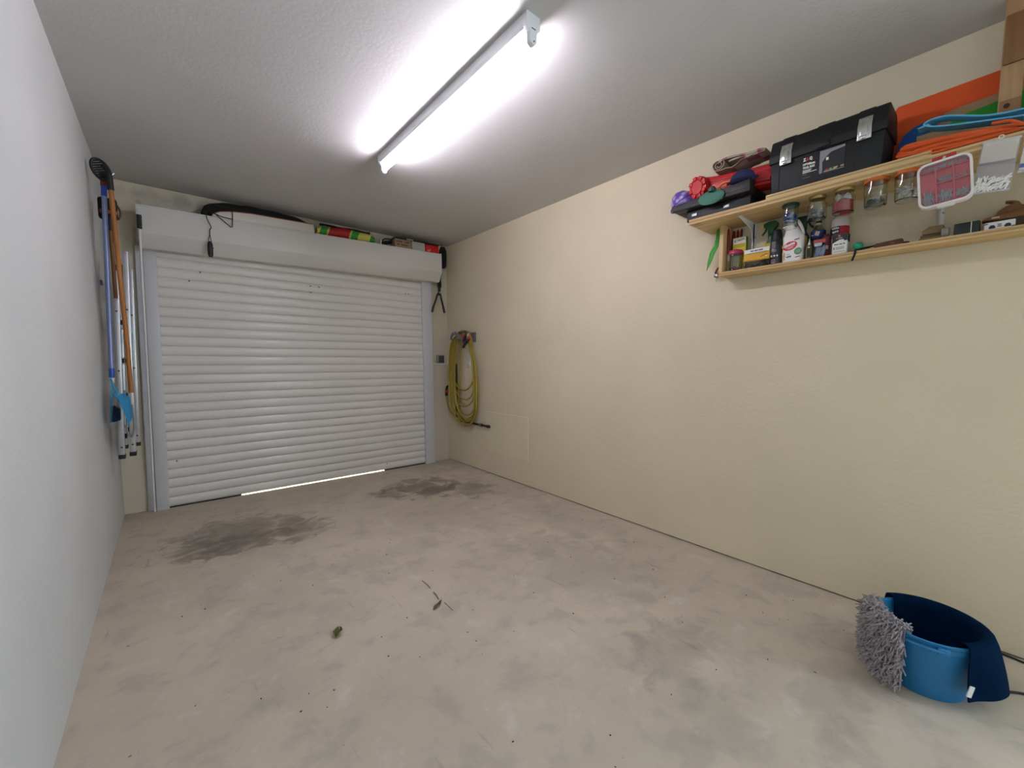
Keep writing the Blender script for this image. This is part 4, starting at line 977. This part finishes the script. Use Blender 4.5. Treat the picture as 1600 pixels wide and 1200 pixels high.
t = thing('loppers', 'black loppers with dark red grips hanging below the black pouch', 'loppers', (2.585, D - .085, 1.66))
for s_, c in ((-1, 0), (1, 0)):
    MB().tube(spline([(s_ * .012, 0, .43), (s_ * .010 - .012, 0, .36), (-.010 + s_ * .012, 0, .29), (-.014 - s_ * .004, 0, .235), (-.018 + s_ * .020, 0, .185)]), .012, 8).build('blade_arm', M('gunmetal', '1c1c1e', .4, .6), t)
    h = MB().tube([(-.018 + s_ * .018, 0, .195), (-.022 + s_ * .040, 0, .12), (-.026 + s_ * .060, 0, .06)], .0105, 8).build('handle', black_plast, t)
    MB().tube([(-.026 + s_ * .060, 0, .062), (-.027 + s_ * .075, 0, .0)], [.0125, .0115], 10).build('grip', M('oxblood_grip', '4a171a', .6), h)
MB().lathe([(0, -.012), (.011, -.012), (.011, .012), (0, .012)], (-.014, 0, .215), 14, rotm('X', PI / 2)).build('pivot', steel, t)
# cord loop and pendant from the bag
t = thing('strap_loop', 'thin black strap loop dangling over the left of shutter box', 'strap', (.64, YB - .010, 2.215))
MB().tube([(-.03, -.004, .028), (.0, -.004, .0), (.075, -.006, -.062), (.082, -.006, -.060), (.086, -.004, .0), (.088, .0, .045), (.086, .02, .075)], .0032, 6).build('strap', black_soft, t)
MB().tube([(-.03, -.004, .020), (.02, -.005, .005), (.085, -.005, .0)], .0028, 6).build('strap', black_soft, t)
t = thing('pendant_control', 'black hand control hanging on a cord in front of the shutter box', 'control', (.578, YB - .022, 1.905))
MB().tube(spline([(-.012, .006, .325), (-.010, -.002, .28), (.008, .0, .235), (.012, 0, .215), (.003, 0, .20), (.002, 0, .165)]), .0032, 7).build('cord', black_plast, t)
for s_ in (-1, 1): MB().tube([(.002, 0, .168), (s_ * .010, 0, .118)], .0024, 6).build('cord_loop', black_plast, t)
MB().lathe([(0, 0), (.012, .002), (.017, .02), (.0175, .06), (.0165, .095), (.010, .116), (0, .118)], (0, 0, 0), 16, None, 1, .7).build('handset', M('soft_black', '0e0e10', .55), t)
MB().lathe([(0, 0), (.004, 0), (.004, .005), (0, .006)], (.016, 0, .07), 8, rotm('Y', PI / 2)).build('button', black_plast, t)
# crank rod down the left rail
t = thing('crank_rod', 'slim white crank rod with black spring top beside the left door rail', 'rod', (.168, D - .075, .004))
MB().tube([(0, 0, 0), (.026, -.137, 2.03)], .0065, 10).build('rod', white_plast, t)
MB().tube([(.0262, -.138, 2.035), (.027, -.142, 2.125)], .0135, 12).build('spring_cover', black_plast, t)
for k in range(5): MB().lathe([(.0125, -.002), (.0155, 0), (.0125, .002)], (.0262 + .0002 * k, -.1385 - .0008 * k, 2.047 + .016 * k), 12, close=True).build('coil', dark_grey, t)

# ------------------------------------------------------------------ tools hung on the left wall
t = thing('step_ladder', 'folded aluminium step ladder hung on the left wall by the door', 'ladder', (.09, 3.75, .52))
def lp(x, y, z): return (x - .09, y - 3.75, z - .52)
def rail(y, xb, zb, xt, zt, name):
    r = MB().bar(lp(xb, y, zb), lp(xt, y, zt), .027, .050, (0, 1, 0), .003).build(name, alu, t)
    a = Vector((xt - xb, 0, zt - zb)).normalized()
    f = MB().bar(Vector(lp(xb, y, zb)) - a * .022, Vector(lp(xb, y, zb)) + a * .004, .032, .056, (0, 1, 0), .003).build('rubber_foot', black_plast, r)
    for z in (.03, .5, .86):
        q = Vector(lp(xb, y, zb)) + a * (z + .02)
        MB().lathe([(0, 0), (.0055, 0), (.005, .003), (0, .004)], (q.x, q.y - .0255, q.z), 10, rotm('X', PI / 2)).build('rivet', dark_grey, r)
rail(3.55, .054, .548, .083, 1.67, 'rail'); rail(3.95, .044, .548, .073, 1.67, 'rail')
rail(3.55, .104, .560, .132, 1.79, 'rear_rail'); rail(3.95, .108, .560, .132, 1.75, 'rear_rail')
for k in range(5):
    z = .66 + .235 * k; x = .050 + .026 * (z - .55) / 1.12
    tr_ = MB().box(lp(x + .004, 3.75, z), (.018, .36, .045), .003).build('tread', alu, t)
    for y in (3.583, 3.917): MB().box(lp(x + .012, y, z), (.03, .022, .03), .004).build('tread_bracket', black_plast, tr_)
for z in (.70, 1.3): MB().box(lp(.106 + .02 * (z - .55), 3.75, z), (.010, .36, .03), .002).build('cross_brace', alu, t)
hd = MB().box(lp(.108, 3.55, 1.68), (.05, .030, .06), .006).build('hinge', dark_grey, t)
MB().box(lp(.108, 3.95, 1.68), (.05, .030, .06), .006).build('hinge', dark_grey, t)
MB().tube(spline([lp(.085, 3.53, .95), lp(.090, 3.515, .80), lp(.085, 3.51, .70), lp(.105, 3.51, .66), lp(.118, 3.515, .72), lp(.116, 3.52, .86)]), .0045, 8).build('safety_strap', M('grey_strap', '808086', .5), t)

t = thing('broom_pole', 'blue metal pole with red and blue top hung on the left wall', 'pole', (.042, 3.45, 1.00))
blue_m = M('blue_pole', '8794ba', .35, .5, amt=.06)
MB().tube([(0, 0, .045), (.024, 0, 1.075)], .0122, 14).build('tube', blue_m, t)
MB().tube([(-.0008, 0, .030), (.0009, 0, .085)], .0135, 14).build('sleeve', M('blue_sleeve', '2f52a8', .4), t)
MB().tube([(-.0015, 0, 0), (-.0006, 0, .032)], [.0115, .013], 14).build('end_cap', M('cream_cap', 'd8d0c6', .5), t)
MB().tube([(.024, 0, 1.072), (.0255, 0, 1.13)], .0135, 14).build('collar', M('blue_collar', '1f4bb0', .4), t)
MB().tube([(.0255, 0, 1.128), (.027, .004, 1.20)], [.0145, .016], 14).build('socket', M('dark_red_socket', '6f1519', .45), t)
MB().box((-.014, -.0, .58), (.012, .02, .03), .003).build('wall_clip', M('navy_clip', '262c50', .5), t)

t = thing('leaf_rake', 'brown wooden handled rake with slotted black head below the ceiling', 'rake', (.122, 3.405, .94))
MB().tube([(0, 0, 0), (-.003, 0, .3), (-.024, 0, 1.165)], [.0115, .0112, .012], 14).build('handle', plywood('honey_handle', 'a56a2c', '8a5420', 2), t)
MB().tube(spline([(-.024, 0, 1.16), (-.027, .0, 1.24), (-.034, .008, 1.275), (-.050, .014, 1.295)]), [.015] * 9 + [.013] * 10, 12).build('neck', black_plast, t)
# the head: a dished oval plate with parallel slots
hb = MB(); ctr = Vector((-.060, .012, 1.268))
rot = Matrix.Rotation(-.35, 3, 'Y')
rim = [ctr + rot @ Vector((.034 * math.cos(a), .004 * math.sin(2 * a), .058 * math.sin(a))) for a in [2 * PI * i / 28 for i in range(28)]]
rk = MB().tube(rim, .007, 8, True).build('head_rim', black_plast, t)
for i in range(9):
    z = -.048 + .012 * i; w = .032 * math.sqrt(max(.05, 1 - (z / .058) ** 2))
    MB().tube([ctr + rot @ Vector((-w, 0, z)), ctr + rot @ Vector((0, .006, z + .002)), ctr + rot @ Vector((w, 0, z))], .0048, 7).build('slat', black_plast, rk)
MB().tube([ctr + Vector((.02, -.012, -.045)), ctr + Vector((.055, -.014, -.01))], .003, 6).build('hook', alu, t)

t = thing('long_brush', 'dark long handled brush with orange band behind the blue pole', 'brush', (.078, 3.486, .95))
MB().tube([(.003, 0, .55), (.0, 0, 1.0)], .0095, 12).build('handle', plywood('dark_handle', '7a4c22', '633a17', 2), t)
MB().box((-.004, .008, 1.065), (.082, .036, .125), .014).build('bristle_head', M('black_bristle', '141212', .9, amt=.4, scale=200, bump=.3), t)
MB().box((.0, .006, 1.045), (.076, .040, .022), .005).build('band', M('orange_band', '8a4a22', .5), t)
MB().tube(spline([(.032, .004, 1.10), (.046, .004, 1.07), (.049, .004, 1.04), (.038, .004, 1.01)]), .005, 8).build('side_grip', M('rust_grip', '4a2018', .5), t)
MB().tube([(.0, .002, 1.01), (.002, .002, .94)], [.024, .013], 12).build('ferrule', black_plast, t)

dp = M('turquoise_plastic', '1c84b4', .42, amt=.06)
t = thing('dustpan', 'turquoise plastic dustpan hanging on the left wall by its handle', 'dustpan', (.058, 3.34, .76))
MB().prism([(-.018, .268), (-.012, .272), (-.002, .235), (.014, .185), (.004, .180), (-.010, .225)], (0, -.012, 0), (1, 0, 0), (0, 0, 1), (0, .024, 0), .003).build('handle', dp, t)
def pan(u, v):
    y = -.070 + .14 * v; z = .190 - .185 * u
    lip = .030 * (abs(2 * v - 1) ** 4) * (1 - u)
    return (.004 + .047 * u ** 1.1 + .016 * math.sin(PI * u) - lip * .4, y * (.55 + .45 * min(1, u * 2.2)), z)
MB().grid(pan, 14, 14, .004).build('pan', dp, t)
for s_ in (-1, 1):
    MB().prism([(.012, .175), (.030, .178), (.056, .150), (.060, .03), (.052, .004)], (0, s_ * .069 - .002, 0), (1, 0, 0), (0, 0, 1), (0, .004, 0)).build('side_wall', dp, t)
t = thing('hand_brush', 'turquoise hand brush with dark bristles behind the dustpan', 'brush', (.030, 3.46, .765))
MB().prism([(-.012, .0), (-.002, -.002), (.004, .11), (.012, .24), (.006, .245), (-.004, .13)], (0, -.016, 0), (1, 0, 0), (0, 0, 1), (0, .032, 0), .003).build('handle', M('pale_turquoise', '3f9dc0', .45), t)
MB().prism([(.001, .002), (.034, .010), (.036, .075), (.008, .100)], (0, -.035, 0), (1, 0, 0), (0, 0, 1), (0, .07, 0), .004).build('bristles', M('navy_bristle', '12325c', .9, amt=.4, scale=180, bump=.4), t)

# ------------------------------------------------------------------ hose corner on the right wall
t = rt('hose_hanger', 'grey plastic hose hanger fixed on the wall by the garage door', 'hanger', W, 3.72, 1.36)
gm = M('hanger_grey', '6c6d6f', .5)
for k, (x, mm) in enumerate(((-.085, gm), (.085, M('hanger_green', '38453a', .5)))):
    pts = [(.085 * math.cos(a), .085 * math.sin(a)) for a in [PI * i / 14 for i in range(15)]]
    ins = [(.052 * math.cos(a), .052 * math.sin(a)) for a in [PI * i / 14 for i in range(14, -1, -1)]]
    MB().prism(pts + ins, (x, -.135 if k == 0 else -.12, -.004), (1, 0, 0), (0, 0, 1), (0, .012, 0), .003).build('end_plate', mm, t)
MB().prism([(.17 / 2 + .052 * math.cos(a) * 1.0, .052 * math.sin(a)) for a in [PI * i / 10 for i in range(11)]], (-.085, -.125, -.004), (1, 0, 0), (0, 0, 1), (0, .118, 0)).build('saddle', gm, t)
MB().box((0, -.005, .02), (.26, .009, .10), .004).build('back_plate', gm, t)
MB().box((-.085, -.137, .068), (.018, .002, .018), .0).build('badge', M('pale_badge', 'a7a7a4', .5), t)
hosem = M('yellow_hose', '9f8a2e', .5, amt=.12, scale=25)
t = rt('garden_hose', 'yellow garden hose looped over the grey hanger on the wall', 'hose', W, 3.78, .45)
rnd = random.Random(8)
# each turn: left drop, bottom bow, right drop, over the saddle
loops = [(-.225, .195, .36, .050), (-.195, .210, .26, .056), (-.245, .215, .19, .054), (-.170, .240, .10, .066), (-.250, .240, .06, .052), (-.225, .262, .03, .056), (-.140, .230, .00, .058), (-.245, .270, -.015, .072), (-.100, .250, .05, .085)]
for xl, xr, zb, d in loops:
    xm = (xl + xr) / 2 + .02
    pts = [(-.075 + .06, -d, .985), (.0 + .06, -d, 1.0 - .02 + d * .2), (.075 + .06, -d, .975), (.155 + .03, -d, .86), (xr, -d, .62), (xr + .010, -d * .9, .40)]
    n = 9
    b0 = max(zb + .20, .26)
    for i in range(n + 1):
        a = PI * i / n
        pts.append((xm + (xr - xl) / 2 * math.cos(a), -d * (.8 + .2 * math.cos(2 * a)), zb + .012 + (b0 - zb) * (1 - math.sin(a))))
    pts += [(xl - .006, -d, .45), (xl + .004, -d, .66), (xl + .06, -d, .88)]
    P = spline(pts + [pts[0]], 5)[:-1]
    P = [Vector((p.x, min(-.046, p.y), p.z)) for p in P]
    MB().tube(P, .0085, 8, True).build('hose_turn', hosem, t)
MB().tube(spline([(-.045, -.05, .93), (-.055, -.045, .7), (-.075, -.04, .45), (-.10, -.03, .2), (-.06, -.03, .08), (.02, -.03, .03)]), .0085, 8).build('hose_tail', hosem, t)
MB().tube(spline([(-.350, -.045, .295), (-.325, -.045, .20), (-.25, -.045, .11), (-.15, -.045, .06), (-.05, -.045, .03)]), .0085, 8).build('hose_tail', hosem, t)
c = MB().tube([(-.352, -.045, .29), (-.352, -.045, .355)], .016, 12).build('connector', black_plast, t)
MB().tube([(-.352, -.045, .33), (-.352, -.045, .358)], .0175, 12).build('collar', M('orange_collar', 'c2401f', .5), c)
MB().tube([(-.352, -.045, .36), (-.335, -.045, .395), (-.30, -.040, .41)], [.014, .013, .011], 10).build('connector', black_plast, t)
t = rt('hose_nozzle', 'black and orange spray gun hung at the right of the hose hanger', 'nozzle', W - .165, 3.545, 1.27)
MB().tube(spline([(-.035, 0, .0), (.0, 0, .035), (.045, 0, .065), (.075, 0, .085)]), [.014] * 5 + [.018] * 8 + [.016] * 6, 10).build('barrel', M('nozzle_black', '2a2520', .5), t)
MB().tube([(-.02, 0, .065), (.015, 0, .12)], .016, 10).build('grip', M('nozzle_black', '2a2520', .5), t)
MB().tube([(-.045, 0, .105), (-.012, 0, .128)], .017, 12).build('orange_ring', M('orange_collar', 'c2401f', .5), t)
MB().tube([(.073, 0, .083), (.085, 0, .105)], .018, 12).build('orange_ring', M('orange_collar', 'c2401f', .5), t)
MB().tube([(.045, .002, .08), (.052, .003, .135)], .011, 10).build('lever', M('pale_lever', 'b4aea4', .5), t)
t = rt('wall_socket', 'white double wall plate on the wall behind the hanging hose', 'socket', W, 3.72, 1.135)
MB().box((0, -.005, 0), (.062, .009, .132), .003).build('plate', white_plast, t)
for z in (-.033, .033): MB().box((0, -.0105, z), (.034, .003, .034), .002).build('rocker', M('rocker_white', 'd9d6d0', .35), t)
t = rt('water_pipe', 'dark copper pipe with capped end along the wall under the hose', 'pipe', W - .022, 3.90, .48)
pm = M('old_copper', '4a2b22', .5, .5, amt=.2)
MB().tube(spline([(-.055, -.0, .62), (-.055, 0, .30), (-.055, 0, .05), (-.045, 0, .015), (-.01, 0, .0), (.3, 0, .0), (.53, 0, .0)], 4), .011, 10).build('pipe', pm, t)
MB().tube([(.525, 0, .0), (.56, 0, .0)], .015, 12).build('end_cap', pm, t)
MB().tube([(.40, 0, 0), (.43, 0, 0)], .018, 12).build('pipe_clip', M('clip_grey', '77716b', .5, .5), t)
t = thing('light_switch', 'small dark grey square switch on the back wall beside door', 'switch', (2.615, D, 1.155))
MB().box((-.004, -.012, 0), (.090, .022, .088), .006).build('backbox', M('switch_surround', '8b8a88', .5), t)
MB().box((.004, -.026, 0), (.070, .010, .076), .006).build('rocker', M('switch_grey', '3c3d42', .45), t)
t = thing('cable_conduit', 'thin white conduit strip under the dark switch', 'conduit', (2.612, D, 1.098))
MB().box((0, -.008, 0), (.190, .014, .018), .003).build('cover', white_plast, t)
MB().box((0, -.0155, .004), (.188, .001, .002)).build('seam', print_grey, t)

# ------------------------------------------------------------------ bucket with cloths
BX, BY = 2.292, .130; RB, RR, HB = .106, .143, .218
bl = M('sky_blue_plastic', '2277ad', .5, amt=.05)
t = thing('bucket', 'blue plastic bucket on the concrete floor near the right wall', 'bucket', (BX, BY, .001))
th = .003
MB().lathe([(0, .004), (RB - .004, .004), (RB, 0), (RB + .003, .006), (RR - .006, HB - .032), (RR + .002, HB - .030), (RR + .003, HB - .014), (RR - .001, HB - .012), (RR + .006, HB - .010), (RR + .008, HB - .002), (RR + .002, HB), (RR - .006, HB - .004), (RR - .010, HB - .03), (RB - .001, .010), (0, .008)], (0, 0, 0), 48).build('body', bl, t)
for s_ in (-1, 1):
    a = math.radians(20) + (0 if s_ > 0 else PI)
    MB().box(((RR + .008) * math.cos(a), (RR + .008) * math.sin(a), HB - .020), (.012, .03, .022), .003, rotm('Z', a)).build('handle_lug', bl, t)
a0 = math.radians(20)
MB().tube([((RR + .014) * math.cos(a0 + PI * i / 24), (RR + .014) * math.sin(a0 + PI * i / 24), HB - .020 + .0 * i) for i in range(25)], .0042, 8).build('handle', M('handle_blue', '2478ad', .4), t)
def rim_r(z): return RB + .003 + (RR - .006 - RB - .003) * min(1, max(0, z / (HB - .03)))
def drape(ang0, ang1, zin, zout, out_gap, nu, nv, wob, edge=None):
    """point on a cloth hung over the bucket rim: u along the rim, v from inside to the outer hem"""
    def f(u, v):
        a = math.radians(ang0 + (ang1 - ang0) * u)
        zi = zin(u) if callable(zin) else zin; zo = zout(u) if callable(zout) else zout
        li, lo = HB - zi, HB - zo; L = li + lo + .05; s = v * L
        if s < li:
            z = zi + s; r = rim_r(z) - .016
        elif s < li + .05:
            q = (s - li) / .05; b = PI * (1 - q)
            r = RR + .002 + .019 * math.cos(b); z = HB + .004 + .013 * math.sin(b)
        else:
            z = HB - (s - li - .05); g = out_gap(u) if callable(out_gap) else out_gap
            q = (HB - z) / max(.01, lo); r = RR + .021 + g * q ** .7 * (1 - .35 * q)
            w = wob * math.sin(u * 17 + q * 2) * q
            r += w
        return (r * math.cos(a), r * math.sin(a), z)
    return f
cl = M('dark_blue_towel', '021d38', 1., amt=.22, scale=45, bump=.5, bscale=400)
cl.node_tree.nodes['Principled BSDF'].inputs['Specular IOR Level'].default_value = .05
t = thing('cleaning_cloth', 'dark blue towel draped over the right side of the blue bucket', 'cloth', (BX, BY, .001))
zo = lambda u: .058 if u > .62 else (.10 - .042 * max(0, (u - .25) / .37) if u > .25 else .10)
zi = lambda u: .05 + .03 * math.sin(5 * u)
MB().grid(drape(52, -138, zi, zo, lambda u: .012 + .004 * math.sin(u * 31) + .035 * math.sin(PI * min(1, max(0, u - .1) * 1.1)), 60, 46, .011), 60, 46, .004).build('towel', cl, t)
ag = math.radians(-137)
MB().box(((RR + .034) * math.cos(ag) - .008, (RR + .034) * math.sin(ag) + .004, .100), (.014, .003, .036), .0, rotm('Z', ag + PI / 2) @ rotm('Y', .25)).build('care_tag', M('tag_white', 'd9dbd8', .6), t)
t = thing('mop_pad', 'shaggy grey chenille mop pad hung over the left side of the bucket', 'mop', (BX, BY, .001))
fm = drape(86, 166, .14, lambda u: .050 - .028 * u, .004, 20, 24, .004)
MB().grid(fm, 24, 26, .006).build('backing', M('mop_backing', '6b6670', .95), t)
b = MB(); rnd = random.Random(12)
def fibre(p, d, L):
    q = p + d * L * .5 + Vector((rnd.gauss(0, 1), rnd.gauss(0, 1), rnd.gauss(0, 1) - .5)) * L * .16
    e = p + d * L + Vector((rnd.gauss(0, 1), rnd.gauss(0, 1), rnd.gauss(0, 1) - 1.6)) * L * .26
    b.tube([p, q, e], [.0026, .0027, .0019], 5)
for _ in range(1900):
    u, v = rnd.random(), rnd.uniform(.18, 1.)
    p = Vector(fm(u, v)); px = Vector(fm(min(1, u + .01), v)) - Vector(fm(max(0, u - .01), v)); py = Vector(fm(u, min(1, v + .01))) - Vector(fm(u, max(0, v - .01)))
    n = px.cross(py).normalized()
    if n.dot(Vector((p.x, p.y, (p.z - HB + .04) * 2))) < 0 : n = -n
    fibre(p, (n * .8 + Vector((rnd.gauss(0, .35), rnd.gauss(0, .35), rnd.gauss(0, .3) - .25))).normalized(), rnd.uniform(.014, .024))
b.build('chenille_strands', M('chenille_grey', '9d9697', .95, amt=.35, scale=120), t, kind='stuff')

# ------------------------------------------------------------------ small things on the floor
t = thing('black_cable', 'thin black cable lying along the foot of the right wall', 'cable', (2.66, -.05, .0045))
MB().tube(spline([(.030, .06, 0), (.036, -.0, .0), (.026, -.06, .0), (.010, -.14, 0), (.0, -.30, 0), (-.02, -.6, 0)]), .004, 7).build('cable', black_plast, t)
MB().tube([(.022, -.07, 0), (.012, -.125, 0)], .007, 8).build('joint', M('brown_joint', '43302a', .6), t)
t = thing('black_cable', 'black cable on the floor running out from behind the bucket', 'cable', (2.42, -.06, .0045))
MB().tube(spline([(-.02, .01, 0), (.0, -.002, 0), (.035, -.045, 0), (.045, -.10, 0), (.05, -.3, 0), (.09, -.6, 0)]), .0045, 7).build('cable', black_plast, t)
MB().tube([(.048, -.16, 0), (.05, -.20, 0)], .007, 8).build('joint', black_plast, t)
def leaf(label, x, y, rz, L, wd, curl, col):
    t = thing('dry_leaf', label, 'leaf', (x, y, .002), rz)
    def f(u, v):
        w = wd * math.sin(PI * min(.97, .04 + u * .95)) ** .8; q = v - .5
        return (-L / 2 + L * u, w * 2 * q * .6, abs(q) * wd * curl + .004 * math.sin(5 * u) ** 2)
    MB().grid(f, 12, 6, .0008).build('blade', M('leaf' + col, col, .7, amt=.4, scale=120), t)
    MB().tube([(L * .45, 0, .002), (L * .62, .004, .004), (L * .8, .010, .003)], .0011, 5).build('stem', M('leaf_stem', '5a5230', .8), t)
leaf('small curled dry green leaf lying alone on the bare concrete floor', .775, 1.745, 1.0, .048, .030, 1.1, '5b5a30')
leaf('slim dry leaf beside the twig on the concrete floor', 1.186, 1.655, .55, .070, .016, .7, '50502c')
t = thing('dry_twig', 'thin dry twig lying on the middle of the concrete floor', 'twig', (1.235, 1.75, .003))
tw = M('twig_grey', '726a5c', .85, amt=.3)
MB().tube([(.0, .155, 0), (.002, .10, .0), (-.003, .06, .001)], .0018, 6).build('stem', tw, t)
MB().tube([(-.006, .02, 0), (-.012, -.02, .002), (-.018, -.05, 0)], .0024, 6).build('stem', tw, t)
MB().tube([(-.01, -.09, 0), (-.012, -.17, 0)], .0012, 6).build('side_shoot', tw, t)
b = MB(); rnd = random.Random(31)
for _ in range(150):
    x, y = rnd.uniform(.15, 2.6), rnd.uniform(.1, 4.0)
    if (x - BX) ** 2 + (y - BY) ** 2 < .06: continue
    r = rnd.uniform(.0015, .0045); b.lathe([(0, 0), (r, r * .3), (r * .6, r * .9), (0, r)], (x, y, .0), 6, rotm('Z', rnd.uniform(0, 6)), 1, rnd.uniform(.5, 1))
g = b.build('floor_grit', M('dark_grit', '3d362f', .9, amt=.4), None, kind='stuff'); tag(g, 'dark crumbs of dirt scattered over the concrete floor', 'dirt')
